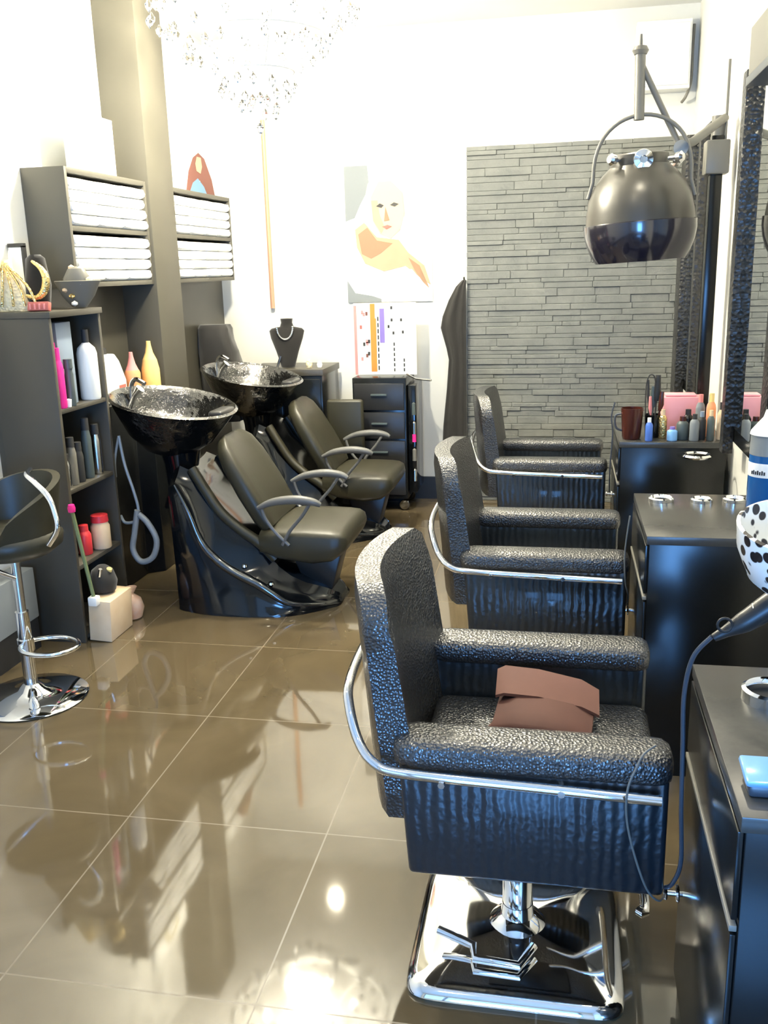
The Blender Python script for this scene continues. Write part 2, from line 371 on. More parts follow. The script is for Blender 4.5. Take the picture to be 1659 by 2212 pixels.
# ------------------------------------------------------------------ salon styling chairs (face +X)
def rbox_sec(x, y0, y1, z0, z1, r, n=5):
    p = []
    for cx_, cz_, a0 in ((y1 - r, z1 - r, 0), (y0 + r, z1 - r, PI / 2), (y0 + r, z0 + r, PI), (y1 - r, z0 + r, 3 * PI / 2)):
        for k in range(n + 1):
            a = a0 + PI / 2 * k / n; p.append((x, cx_ + r * math.cos(a), cz_ + r * math.sin(a)))
    return p
def salon_chair():
    t = thing('salon_chair', 'nearest black crocodile-embossed salon chair, with a brown pouch on its seat', 'salon chair', (-.045, 1.94, 0), 0, 'black styling chairs facing the mirrors')
    # seat
    s = MB().box(-.25, .265, -.205, .205, .33, .46, bev=.03, seg=4); s.build('seat', 'leather', t)
    # arm blocks: padded roll over a ribbed side panel
    for sg in (-1, 1):
        y0, y1 = sorted((sg * .205, sg * .315))
        pn = MB(); xs = [-.255, -.24, -.1, .1, .24, .262]
        pn.prism([(-.245, .292), (.262, .292), (.262, .55), (-.262, .55)], 'y', y0 + .006, y1 - .006, bev=.012, seg=3)
        pn.build('side_panel', 'ribbed', t)
        rl = []
        for x, f in ((-.275, .35), (-.27, .7), (-.255, .92), (-.23, 1), (-.1, 1), (.1, 1), (.23, 1), (.252, .95), (.265, .75), (.27, .4)):
            cy, cz = (y0 + y1) / 2, .562; hy, hz = (y1 - y0) / 2 * f + .003, .036 * f
            rl.append([(x, cy + hy * math.copysign(abs(math.cos(a)) ** .7, math.cos(a)), cz + hz * math.copysign(abs(math.sin(a)) ** .7, math.sin(a))) for a in [2 * PI * k / 20 for k in range(20)]])
        MB().loft(rl).build('armrest', 'leather', t, sharp=70)
    # curved backrest, rounded top corners
    NU, NV = 16, 12; outer = []; inner = []
    b = MB(); grid = {}
    for side in (0, 1):
        for i in range(NU + 1):
            y = -.275 + .55 * i / NU
            e = abs(y) / .275
            top = .888 - (0.075 * max(0, (e - .72) / .28) ** 2.2)
            for j in range(NV + 1):
                f = j / NV; zz = .40 + (top - .40) * f
                th = .088 * (1 - .25 * f)
                xc = -.252 - .050 * f - .060 * (1 - e * e)
                if j == NV: th *= .82
                if i in (0, NU): th *= .85
                x = xc + (th / 2 if side else -th / 2)
                grid[(side, i, j)] = b.bm.verts.new((x, y, zz - (0 if j < NV else .0)))
    for i in range(NU):
        for j in range(NV):
            b.bm.faces.new([grid[(1, i, j)], grid[(1, i + 1, j)], grid[(1, i + 1, j + 1)], grid[(1, i, j + 1)]])
            b.bm.faces.new([grid[(0, i, j)], grid[(0, i, j + 1)], grid[(0, i + 1, j + 1)], grid[(0, i + 1, j)]])
    for i in range(NU):
        for j in (0, NV): b.bm.faces.new([grid[(0, i, j)], grid[(0, i + 1, j)], grid[(1, i + 1, j)], grid[(1, i, j)]])
    for j in range(NV):
        for i in (0, NU): b.bm.faces.new([grid[(0, i, j)], grid[(1, i, j)], grid[(1, i, j + 1)], grid[(0, i, j + 1)]])
    b.build('backrest', 'leather', t, sharp=60)
    # chrome tube hugging sides and back
    pts = [(.245, -.332, .520), (.0, -.332, .528), (-.24, -.332, .537), (-.305, -.322, .548), (-.345, -.285, .575), (-.372, -.24, .625), (-.385, -.18, .655), (-.392, 0, .66)]
    pts += [(x, -y, z) for x, y, z in pts[-2::-1]]
    MB().tube(smooth_path(pts, 6), .0105, 12).build('chrome_tube', 'chrome', t)
    for sg in (-1, 1):
        for x in (-.17, .06): MB().tube([(x, sg * .309, .524), (x, sg * .345, .524)], .007, 8).build('bolt', 'chrome', t)
    # column, base, footrest
    cy = -.10
    MB().lathe([(.0, .0), (.034, 0), (.034, .20), (.026, .205), (.026, .34), (0, .34)], c=(-.03, cy, .02)).build('column', 'chrome', t)
    MB().lathe([(.07, 0), (.06, .015), (.038, .03), (.035, .06)], c=(-.03, cy, .035)).build('column_collar', 'chrome', t)
    MB().box(-.10, .10, cy - .08, cy + .08, .315, .335, bev=.004).build('seat_plate', 'black_plastic', t)
    bs = MB(); bs.loft([[(math.copysign(abs(math.cos(a)) ** .22, math.cos(a)) * w - .03, math.copysign(abs(math.sin(a)) ** .22, math.sin(a)) * w + cy, z_) for a in [2 * PI * (k + .5) / 48 for k in range(48)]]
        for w, z_ in ((.228, 0.0), (.232, .006), (.228, .018), (.21, .026), (.12, .038), (.05, .046))])
    bs.build('base_plate', 'chrome', t, sharp=50)
    fb = MB().tube([(-.20, cy - .09, .068), (-.15, cy - .11, .066), (-.12, cy - .12, .062), (-.115, cy - .15, .055), (-.02, cy - .155, .052), (.01, cy - .10, .06)], .010); fb.build('pump_lever', 'chrome', t)
    ft = MB().tube(smooth_path([(.23, -.17, .155), (.245, -.15, .155), (.245, .15, .155), (.23, .17, .155)], 4), .011)
    ft.tube([(.05, -.05, .30), (.16, -.05, .24), (.24, -.05, .155)], .009); ft.tube([(.05, .05, .30), (.16, .05, .24), (.24, .05, .155)], .009)
    ft.build('footrest', 'chrome', t)
    return t
ch = salon_chair()
dup(ch, (-.045, 3.205, 0), 'black crocodile-embossed salon chair, second of the row, between the nearest and the farthest')
dup(ch, (-.05, 4.72, 0), 'farthest black crocodile-embossed salon chair, in front of the slate wall panel')

# brown folded pouch on nearest seat
p = MB(); sec = []
for (x, y, z0, hy, hz) in ((-.135, 2.01, .475, .085, .012), (-.09, 2.0, .487, .10, .022), (-.02, 1.985, .49, .105, .026), (.04, 1.97, .487, .095, .022), (.085, 1.965, .476, .075, .012)):
    sec.append([(x + .03 * math.cos(a) * .3, y + hy * math.copysign(abs(math.cos(a)) ** .6, math.cos(a)), z0 + .008 * (1 + math.cos(a)) + hz * math.copysign(abs(math.sin(a)) ** .6, math.sin(a))) for a in [2 * PI * k / 20 for k in range(20)]])
pt = thing('pouch', 'folded brown leather pouch lying on the seat of the nearest salon chair', 'pouch', (0, 0, 0))
p.loft(sec).build('body', 'brown', pt, sharp=60)
fl = MB(); fl.loft([[(x, y - hy, z), (x, y + hy, z + .035), (x, y + hy, z + .042), (x, y - hy, z + .007)] for x, y, hy, z in ((-.14, 2.065, .036, .506), (-.12, 2.06, .04, .517), (-.04, 2.045, .038, .519), (.06, 2.025, .036, .508), (.10, 2.01, .03, .494))])
fl.build('flap', 'flap_brown', pt)
MB().tube(smooth_path([(-.16, 1.90, .466), (-.15, 1.93, .468), (-.135, 1.955, .475), (-.12, 1.98, .48)], 5), .009, 8).build('strap', 'brown', pt)

# ------------------------------------------------------------------ styling stations
XS = 0.262
def station(y0, y1, label):
    t = thing('styling_station', label, 'salon cabinet', (XS, y0, 0), 0, 'black styling stations along the right wall')
    L_ = y1 - y0; D = XR - .02 - XS
    b = MB().box(.004, D, .006, L_ - .006, .0, .725, bev=.002); b.build('body', 'black_lam', t)
    MB().box(-.004, D, 0, L_, .725, .75, bev=.0015).build('worktop', 'worktop', t)
    MB().box(-.006, .003, 0.01, L_ - .01, .575, .72, bev=.0015).build('drawer', 'black_lam', t)
    MB().box(-.008, .003, 0.008, L_ - .008, .557, .567, bev=.001).build('trim_strip', 'edge', t)
    MB().box(-.006, .003, 0.01, L_ - .01, .06, .55, bev=.0015).build('door', 'black_lam', t)
    return t
s1 = station(1.205, 1.725, 'nearest black styling station, with a single chrome ring and a blue dish on its worktop')
s2 = dup(s1, (XS - .014, 2.6, 0), 'middle black styling station, three chrome rings set in its bare worktop')
s3 = dup(s1, (XS - .01, 4.06, 0), 'farthest black styling station, crowded with bottles and brushes')

# chrome rings let into the worktops
def ring(x, y, z, r, label, tall=.012):
    t = thing('chrome_ring', label, 'tool holder', (x, y, z), 0, 'chrome tool rings on the stations')
    MB().lathe([(r, 0), (r + .010, .0), (r + .010, tall), (r + .004, tall + .004), (r, tall), (r - .003, tall * .4), (r, 0)], seg=32).build('rim', 'chrome', t)
    MB().lathe([(0, .0012), (r, .0012)], seg=32).build('cup', 'ink', t)
    return t
ring(.372, 1.585, .75, .040, 'chrome ring on the nearest station worktop beside the blue dish', .02)
ring(.322, 3.02, .75, .030, 'chrome ring on the middle station, closest to the salon chairs', .010)
ring(.446, 3.015, .75, .024, 'chrome ring on the middle station, between the two others', .010)
ring(.548, 3.03, .75, .026, 'chrome ring on the middle station, closest to the mirror', .010)
t = thing('dryer_holder', 'chrome ring holder mounted on the front of the farthest station', 'tool holder', (.562, 4.0, .705))
MB().lathe([(.055, -.008), (.062, 0), (.055, .008), (.048, 0), (.055, -.008)], seg=32).build('ring', 'chrome', t)
MB().tube([(0, .05, 0), (0, .068, 0)], .008).build('bracket', 'chrome', t)

# chrome dryer hook at the nearest station + one at middle
def hook(x, y, z, label):
    t = thing('tool_hook', label, 'hook', (x, y, z), 0, 'chrome hooks on the station fronts')
    MB().tube([(0, 0, 0), (-.03, 0, 0)], .006).build('stem', 'chrome', t)
    MB().lathe([(0, -.004), (.013, -.003), (.015, 0), (.013, .003), (0, .004)], c=(-.033, 0, 0), rot=Matrix.Rotation(PI / 2, 3, 'Y'), seg=20).build('knob', 'chrome', t)
    MB().lathe([(0, -.004), (.016, -.003), (.018, 0), (.016, .003), (0, .004)], c=(-.010, 0, -.0), rot=Matrix.Rotation(PI / 2, 3, 'Y'), seg=20).build('washer', 'chrome', t)
hook(XS - .006, 1.66, .285, 'chrome hook sticking out of the nearest station door')
hook(XS - .020, 3.02, .37, 'chrome hook sticking out of the middle station door')
hook(XS - .016, 4.30, .46, 'chrome hook sticking out of the farthest station')

# hanging cords
tag(MB().tube(smooth_path([(.262, 1.56, .874), (.235, 1.57, .83), (.225, 1.58, .754), (.228, 1.58, .65), (.232, 1.58, .523), (.240, 1.60, .40), (.232, 1.63, .33), (.222, 1.655, .30)], 8), .0042, 8).build('power_cord', 'cable'),
    'thick blue-grey cord hanging from the hair dryer beside the nearest station', 'cord')
tag(MB().tube(smooth_path([(.185, 1.62, .628), (.163, 1.60, .62), (.15, 1.585, .60), (.135, 1.575, .56), (.135, 1.575, .50), (.15, 1.575, .43), (.178, 1.585, .345), (.205, 1.61, .302), (.222, 1.65, .290)], 8), .0022, 8).build('thin_cable', 'bracket'),
    'thin brown cord looped over the arm of the nearest salon chair', 'cord')
tag(MB().tube(smooth_path([(.215, 2.86, .74), (.205, 2.87, .62), (.21, 2.88, .52), (.225, 2.93, .45), (.222, 3.01, .385)], 8), .0025, 8).build('thin_cable', 'bracket'),
    'thin cord hanging in front of the middle station', 'cord')
tag(MB().tube(smooth_path([(.225, 4.08, .92), (.212, 4.08, .86), (.22, 4.09, .78), (.215, 4.12, .62), (.225, 4.28, .475)], 8), .0035, 8).build('thin_cable', 'cable'),
    'dark cord hanging in front of the farthest station', 'cord')

# hair dryer with leopard diffuser, standing in a holder on the nearest station
t = thing('hair_dryer', 'black hair dryer with a white-and-black spotted diffuser above the nearest station', 'hair dryer', (.40, 1.56, .90))
dh = MB(); dh.tube(smooth_path([(-.135, 0, -.028), (-.11, 0, -.012), (-.08, 0, .008), (-.04, 0, .04), (0, 0, .065)], 4), [.007, .008, .009, .010, .012, .014, .016, .018, .019, .020, .021, .022, .023, .024, .025, .025, .025], 14)
dh.build('handle', 'black_plastic', t)
MB().lathe([(0, -.05), (.034, -.045), (.04, -.02), (.04, .03), (.032, .06), (.028, .075)], seg=24).build('barrel', 'gloss_black', t)
MB().lathe([(.030, .055), (.055, .062), (.092, .095), (.112, .145), (.116, .185), (.110, .187), (.095, .13), (.05, .085), (0, .082)], seg=40, rot=Matrix.Rotation(math.radians(10), 3, 'X')).build('diffuser', 'leopard', t)
MB().tube(circ((-.075, 0, .022), .013, 16, 'x'), .003, 6, closed=True).build('collar', 'steel', t)
MB().tube(circ((-.12, -.01, .0), .012, 16, 'y'), .0025, 6, closed=True).build('hanging_loop', 'black_plastic', t)
st_ = thing('dryer_stand', 'chrome stand holding the hair dryer on the nearest station', 'stand', (.455, 1.50, .75))
MB().lathe([(0, 0), (.04, 0), (.04, .008), (.012, .012), (.01, .04), (0, .04)], seg=24).build('foot', 'chrome', st_)
MB().tube(smooth_path([(0, 0, .02), (0, 0, .06), (-.03, .035, .09), (-.05, .055, .102)], 4), .007).build('post', 'chrome', st_)

# blue dish
t = thing('dish', 'small light blue dish holding combs at the edge of the nearest station', 'dish', (.325, 1.285, .751))
MB().box(-.05, .06, -.03, .03, 0, .02, bev=.006, seg=2).build('tray', 'cable', t)
MB().box(-.055, .065, -.034, .034, .021, .032, bev=.005, seg=2, rot=Matrix.Rotation(.1, 3, 'X')).build('rim', 'lightblue', t)
MB().box(0, .05, -.015, .01, .032, .04, bev=.003).build('comb', 'beige', t)

# blue spray bottle on middle station
t = thing('spray_bottle', 'blue bottle with white cap and label standing on the middle station', 'bottle', (.575, 2.72, .751))
MB().lathe([(0, 0), (.045, 0), (.05, .01), (.05, .215)], seg=28).build('bottle', 'blueglass', t)
MB().lathe([(.050, .2155), (.049, .275), (0, .275)], seg=28).build('upper_body', 'hose', t)
MB().lathe([(.0505, .155), (.0508, .157), (.0508, .193), (.0505, .195)], seg=28).build('label', 'white', t)
lm = MB()
for k in range(7):
    a = -1.9 - .12 * k; lm.box(.0512 * math.cos(a) - .002, .0512 * math.cos(a) + .002, .0512 * math.sin(a) - .001, .0512 * math.sin(a) + .001, .163, .172 + .003 * (k % 2))
lm.build('label_print', 'ink', t)
MB().lathe([(.052, .272), (.050, .282), (.02, .32), (.014, .34), (0, .34)], seg=24).build('cap', 'white', t)

# ------------------------------------------------------------------ clutter on farthest station
def bottle(name, x, y, z, r, h, m, label, cap='ink', cat='bottle', group=None, neck=.45, capm=None, square=False, rz=0, pump=False):
    t = thing(name, label, cat, (x, y, z), rz, group)
    if square:
        MB().box(-r, r, -r * .6, r * .6, 0, h * .8, bev=r * .25).build('body', m, t)
    else:
        MB().lathe([(0, 0), (r * .92, 0), (r, h * .03), (r, h * .66), (r * .85, h * .74), (r * neck, h * .82), (r * neck, h * .86), (0, h * .86)], seg=20).build('body', m, t)
    MB().lathe([(0, h * .8), (r * neck * 1.15, h * .8), (r * neck * 1.1, h), (0, h)], seg=16).build('cap', cap, t)
    if pump:
        MB().tube([(0, 0, h), (0, 0, h * 1.08), (-r * .8, 0, h * 1.1)], r * .12, 8).build('pump', cap, t)
    return t
Z3 = .751
t = thing('mug', 'dark red mug at the front corner of the farthest station', 'mug', (.302, 4.14, Z3))
MB().lathe([(0, 0), (.036, 0), (.04, .01), (.048, .135), (.044, .135), (.037, .015), (0, .012)], seg=24).build('cup', 'maroon', t)
MB().tube(smooth_path([(-.043, 0, .11), (-.07, 0, .10), (-.066, 0, .05), (-.038, 0, .035)], 5), .005, 8).build('handle', 'cable', t)
t = thing('brush_holder', 'dark pot bristling with brushes beside the dark red mug', 'brush pot', (.395, 4.19, Z3))
MB().lathe([(0, 0), (.032, 0), (.036, .10), (.033, .10), (.03, .01), (0, .008)], seg=20).build('pot', 'gloss_black', t)
for i, (dx, dy, h, m, r) in enumerate(((-.02, 0, .25, 'ink', .006), (.012, .01, .27, 'ink', .016), (.026, -.01, .20, 'maroon', .012), (0, .02, .22, 'slate', .014), (-.012, -.015, .18, 'pinkink', .008))):
    q = MB().tube([(dx * .6, dy, .02), (dx, dy, h * .6)], .004, 6); q.tube([(dx, dy, h * .58), (dx * 1.2, dy, h * .72), (dx * 1.3, dy, h)], [r * .6, r, r * .7], 10)
    q.build('brush', m, t)
MB().tube(smooth_path([(-.03, 0, .02), (-.035, 0, .20), (-.025, 0, .265), (-.005, 0, .27), (.005, 0, .24)], 5), .003, 6).build('wire_loop', 'ink', t)
t = thing('tissue_box', 'pale pink box standing behind the bottles on the farthest station', 'box', (.535, 4.38, Z3))
MB().box(-.085, .085, -.05, .05, .0, .155, bev=.004).build('carton', 'palepink', t)
MB().box(-.075, .06, -.04, .04, .156, .166, bev=.004).build('lid', 'palepink', t)
random.seed(11)
items = [
 ('spray_can', .372, 4.09, .016, .10, 'blue', 'white', 'short dark blue bottle with a white pointed cap beside the mug'),
 ('hair_clip_jar', .47, 4.10, .022, .06, 'lightblue', 'violet', 'small bright blue jar between the mug and the black box'),
 ('jar', .435, 4.16, .018, .125, 'gold', 'beige', 'small bottle with a yellow-beige cap behind the blue jar'),
 ('bottle', .515, 4.13, .026, .10, 'slate', 'maroon', 'dark bottle with a maroon lid under the pink box'),
 ('bottle', .560, 4.10, .020, .115, 'greyprint', 'ink', 'grey bottle with a black cap on the farthest station'),
 ('bottle', .595, 4.14, .018, .12, 'ink', 'bluegrey', 'black bottle with a blue-grey cap on the farthest station'),
 ('bottle', .628, 4.11, .016, .13, 'slate', 'beige', 'slate-grey bottle with a beige cap on the farthest station'),
 ('bottle', .640, 4.20, .020, .19, 'peach', 'yellow', 'orange bottle with a yellow cap next to the mirror frame'),
 ('bottle', .600, 4.24, .020, .18, 'greyprint', 'pinkink', 'grey bottle with a pink cap behind the others on the farthest station'),
 ('bottle', .672, 4.13, .016, .16, 'beige', 'ink', 'slim beige bottle with a black cap closest to the mirror'),
 ('bottle', .545, 4.20, .024, .12, 'gloss_black', 'ink', 'squat all-black bottle in the middle of the farthest station')]
for n, x, y, r, h, m, c, lab in items:
    bottle(n, x, y, Z3, r, h, m, lab, cap=c, group='products on the farthest station')
# extra station shelf items behind near mirror (pink bottle seen by the mirror)
bottle('bottle', .655, 4.31, Z3, .020, .17, 'palepink', 'pale pink bottle by the mirror behind the orange bottle', cap='ink', group='products on the farthest station')

# ------------------------------------------------------------------ wall mirrors
def mirror(y0, y1, zt, label, near_flat=True):
    t = thing('wall_mirror', label, 'mirror', (XR, y0, 0))
    MB().box(-.05, -.002, 0, y1 - y0, .80, zt, bev=.002).build('backing', 'black_lam', t)
    MB().box(-.056, -.051, .02, y1 - y0 - .03, .86, zt - .06).build('glass', 'mirror', t)
    return t
m2 = mirror(3.19, 3.88, 2.16, 'tall wall mirror with a studded black frame, nearest one in view')
MB().box(-.090, -.05, .615, .69, .752, 2.16, bev=.004).build('frame_post', 'frame_black', m2)
MB().box(-.062, -.05, -.0, .10, .80, 2.16, bev=.003).build('frame_post', 'frame_black', m2)
m3 = mirror(4.95, 5.62, 2.14, 'tall wall mirror with a black frame beyond the farthest station')
MB().box(-.09, -.05, .0, .07, .0, 2.10, bev=.004).build('frame_post', 'frame_black', m3)
MB().box(-.10, -.05, .48, .67, .0, 2.14, bev=.004).build('frame_post', 'frame_black', m3)

# light box above the near mirror
t = thing('wall_light_box', 'pale grey box with a dark underside mounted high above the near mirror', 'wall unit', (XR, 2.3, 2.04))
MB().box(-.15, -.002, 0, 1.12, .03, .175, bev=.004).build('box', 'bracket', t)
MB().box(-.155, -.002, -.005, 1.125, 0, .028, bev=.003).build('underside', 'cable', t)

# electrical cabinet on back wall
t = thing('wall_cabinet', 'white cabinet with a dark cable on its side high on the back wall', 'wall unit', (.53, YB, 2.44))
MB().box(-.16, .14, -.12, 0, 0, .36, bev=.006).build('box', 'white', t)
MB().box(-.15, .13, -.13, -.12, .02, .34, bev=.004).build('door', 'white', t)
MB().tube(smooth_path([(.155, -.06, .34), (.152, -.06, .2), (.152, -.06, .05), (.13, -.06, -.03), (.11, -.03, -.06)], 5), .008, 8).build('cable', 'bracket', t)

# ------------------------------------------------------------------ hood dryer on sprung arm
HX, HY, HZ = .305, 4.19, 1.66
t = thing('hood_dryer', 'large black ball-shaped dryer hood hanging from a sprung wall arm', 'hood dryer', (HX, HY, HZ))
tilt = Matrix.Rotation(math.radians(-3), 3, 'Y')
up = [(.222, .0), (.219, .04), (.208, .10), (.185, .15), (.150, .195), (.12, .222), (.118, .262), (.10, .27), (0, .272)]
MB().lathe(up, seg=48, rot=tilt).build('upper_shell', 'hood', t, sharp=35)
lo = [(.222, .0), (.231, -.004), (.230, -.04), (.222, -.08), (.205, -.125), (.185, -.158), (.176, -.158), (.196, -.125), (.21, -.08), (.215, 0)]
MB().lathe(lo, seg=48, rot=tilt).build('lower_shell', 'visor', t, sharp=35)
MB().lathe([(0, -.02), (.03, -.02), (.033, 0), (.03, .012), (.012, .016), (.010, .006), (0, .006)], c=(-.005, -.125, .235), seg=24, rot=Matrix.Rotation(PI / 2, 3, 'X'), sx=1.25, sy=1.25).build('dial', 'chrome', t)
for a in (-2.45, -.55, .5):
    d = Vector((math.cos(a), math.sin(a), 0)); c0 = d * .115 + Vector((0, 0, .242))
    k = MB().tube([c0, c0 + d * .05], .008, 8); k.tube([c0 + d * .035, c0 + d * .055, c0 + d * .065], [.02, .024, .014], 12); k.build('knob', 'chrome', t)
yk = []
for k in range(25):
    a = PI * k / 24
    yk.append((-.197 * math.cos(a) * (1 + .0), 0, .165 + .255 * math.sin(a) ** .75 if 0 < k < 24 else .165))
MB().tube([(-.215, 0, .10)] + yk + [(.215, 0, .10)], .008, 10).build('yoke', 'bracket', t)
MB().tube([(-.024, 0, .655), (-.02, 0, .40)], .021, 16).build('tube', 'bracket', t)
MB().lathe([(0, -.015), (.025, -.015), (.033, 0), (.025, .015), (.008, .02), (.005, .06), (0, .06)], c=(-.024, 0, .66), seg=20).build('tube_cap', 'bracket', t)
MB().tube([(-.024, 0, .62), (.145, .02, .30)], .0125, 10).build('arm_rod', 'bracket', t)
MB().tube([(.145, .02, .30), (.20, .04, .31), (.36, .30, .43)], .018, 10).build('wall_arm', 'bracket', t)
MB().lathe([(0, -.03), (.028, -.03), (.03, .03), (0, .03)], c=(.15, .02, .285), seg=18, rot=Matrix.Rotation(PI / 2, 3, 'X')).build('joint', 'chrome', t)
t2 = thing('dryer_mount', 'grey upright mounting post of the dryer hood beside the wall', 'stand', (.640, 4.50, 0))
MB().box(-.027, .027, -.03, .03, .755, 2.02, bev=.006).build('post', 'black_lam', t2)
MB().box(-.05, .05, -.05, .05, 1.86, 2.0, bev=.008).build('clamp', 'bracket', t2)
MB().tube([(0, 0, 2.0), (0, 0, 2.10)], .028, 16).build('socket', 'bracket', t2)
MB().tube([(.03, -.02, 2.0), (.03, -.02, 2.32)], .006, 8).build('rod', 'bracket', t2)

# ------------------------------------------------------------------ shampoo units (face +X)
def wash_unit(label, loc):
    t = thing('shampoo_unit', label, 'shampoo chair', loc, 0, 'black shampoo units with tilting basins')
    # moulded fibreglass base: cross sections swept along x, flaring to the floor, raised inner deck
    secs = []
    ST = [(-.700, .200, .22, .55, .60), (-.690, .235, .24, .585, .645), (-.660, .255, .25, .600, .665), (-.600, .275, .255, .475, .64), (-.555, .290, .258, .350, .56), (-.500, .298, .258, .275, .49),
          (-.420, .303, .258, .212, .41), (-.300, .300, .255, .150, .31), (-.220, .288, .250, .095, .20), (-.165, .272, .240, .060, .155), (-.10, .238, .215, .045, .12), (-.02, .170, .150, .030, .085), (.03, .120, .100, .020, .05), (.045, .09, .07, .012, .02)]
    for x, wb, wr, zr, zi in ST:
        h = [(wb, 0), (wb * .995, .012), (wr + (wb - wr) * .45, zr * .35), (wr + .012, max(zr - .045, zr * .6)), (wr + .006, zr - .004), (wr - .010, zr), (wr * .78, (zr + zi) / 2), (wr * .66, zi), (wr * .5, zi * .985), (0, zi * .96)]
        secs.append([(x, -yy, z) for yy, z in h] + [(x, yy, z) for yy, z in h[-2::-1]])
    MB().loft(secs).build('base', 'gloss_black', t, sharp=38)
    for sg in (-1, 1):
        rp = smooth_path([(x, sg * (wr - .004), zr - .006) for x, wb, wr, zr, zi in ST[2:12]], 3); n_ = len(rp)
        MB().tube(rp, [.006 + .016 * math.sin(PI * (i + .5) / n_) for i in range(n_)], 14).build('crease_highlight', 'ridge', t)  # glossy tube added on the crease to catch the blue window highlight
        ip = smooth_path([(-.60, sg * .175, .655), (-.54, sg * .185, .56), (-.47, sg * .195, .46), (-.38, sg * .205, .385), (-.29, sg * .21, .325), (-.22, sg * .205, .25)], 4)
        MB().tube(ip, .024, 12).build('inner_rail', 'vinyl', t)
    # basin: elongated bowl, tilted towards the seat
    rot = Matrix.Rotation(math.radians(4), 3, 'X') @ Matrix.Rotation(math.radians(10), 3, 'Y')
    bp = [(.04, -.235), (.12, -.22), (.20, -.15), (.255, -.06), (.288, -.005), (.30, .008), (.288, .016), (.262, .0), (.24, -.05), (.17, -.13), (.09, -.16), (.02, -.17), (0, -.17)]
    MB().lathe(bp, c=(-.74, 0, .922), seg=44, rot=rot, sy=.94).build('basin', 'ceramic', t, sharp=60)
    MB().lathe([(.10, 0), (.08, -.1), (.07, -.22), (.10, -.3)], c=(-.72, 0, .74), seg=24).build('basin_stem', 'gloss_black', t)
    # neck rest notch pad
    MB().box(-.54, -.47, -.09, .09, .865, .90, bev=.014, seg=3).build('neck_rest', 'black_plastic', t)
    # chrome tap and hand shower inside the basin
    tp = MB().tube(smooth_path([(-.97, .06, .90), (-.97, .06, .99), (-.94, .05, 1.03), (-.89, .04, 1.01)], 5), .011, 10); tp.build('tap', 'chrome', t)
    hs = MB().tube([(-.93, -.05, .91), (-.90, -.05, .97), (-.87, -.05, 1.0)], [.012, .013, .022], 12); hs.build('hand_shower', 'chrome', t)
    MB().lathe([(0, 0), (.022, 0), (.022, .012), (0, .012)], c=(-.72, 0, .758), seg=16).build('drain', 'chrome', t)
    # backrest, reclined with rounded top, slight curve
    BK = []
    for f, hw, th in ((0, .20, .040), (.12, .215, .05), (.4, .22, .052), (.7, .21, .048), (.88, .18, .04), (.97, .13, .028), (1.0, .08, .012)):
        cx_ = -.275 + (-.50 + .275) * f; cz_ = .375 + (.775 - .375) * f; sec_ = []
        nx, nz = .87, .49   # normal of the recline
        for a in [2 * PI * k / 24 for k in range(24)]:
            u = hw * math.copysign(abs(math.cos(a)) ** .5, math.cos(a)); v = th * math.copysign(abs(math.sin(a)) ** .5, math.sin(a)) + .03 * (u / hw) ** 2
            sec_.append((cx_ + nx * v, u, cz_ + nz * v))
        BK.append(sec_)
    MB().loft(BK).build('backrest', 'vinyl', t, sharp=60)
    SE = []
    for x, z0, z1, hy in ((-.30, .31, .36, .20), (-.285, .27, .385, .235), (-.20, .245, .400, .245), (-.05, .225, .402, .248), (.04, .24, .398, .248), (.08, .27, .392, .244), (.105, .295, .378, .23), (.115, .32, .35, .21)):
        cz, hz = (z0 + z1) / 2, (z1 - z0) / 2
        SE.append([(x, hy * math.copysign(abs(math.cos(a)) ** .4, math.cos(a)), cz + hz * math.copysign(abs(math.sin(a)) ** .4, math.sin(a))) for a in [2 * PI * k / 28 for k in range(28)]])
    MB().loft(SE).build('seat', 'vinyl', t, sharp=60)
    MB().prism([(-.14, .11), (.0, .06), (.05, .24), (-.20, .26)], 'y', -.07, .07, bev=.01).build('seat_support', 'black_plastic', t)
    # armrests
    for sg in (-1, 1):
        ap = smooth_path([(-.27, sg * .262, .50), (-.20, sg * .268, .53), (-.10, sg * .27, .543), (-.02, sg * .27, .535), (.015, sg * .265, .52)], 5)
        rr = [.010 + .010 * math.sin(PI * i / (len(ap) - 1)) for i in range(len(ap))]
        ar = MB().tube(ap, rr, 10).build('armrest', 'armgrey', t)
        q = MB().tube(smooth_path([(-.255, sg * .258, .50), (-.24, sg * .256, .45), (-.20, sg * .254, .39), (-.14, sg * .252, .33)], 5), .008, 8)
        q.tube(smooth_path([(-.03, sg * .268, .53), (-.07, sg * .262, .47), (-.13, sg * .256, .40), (-.17, sg * .252, .33)], 5), .008, 8)
        q.build('arm_bracket', 'armgrey', ar)
    # chrome bits
    for x, z_ in ((-.36, .222), (-.24, .142)): MB().lathe([(0, -.004), (.014, -.004), (.012, .006), (0, .008)], c=(x, -.232, z_), seg=14).build('bolt', 'chrome', t)
    return t
w1 = wash_unit('nearer black shampoo unit, its basin in front of the white and yellow bottles', (-1.03, 4.02, 0))
w2 = dup(w1, (-1.03, 5.16, 0), 'farther black shampoo unit, its basin below the black necklace bust')

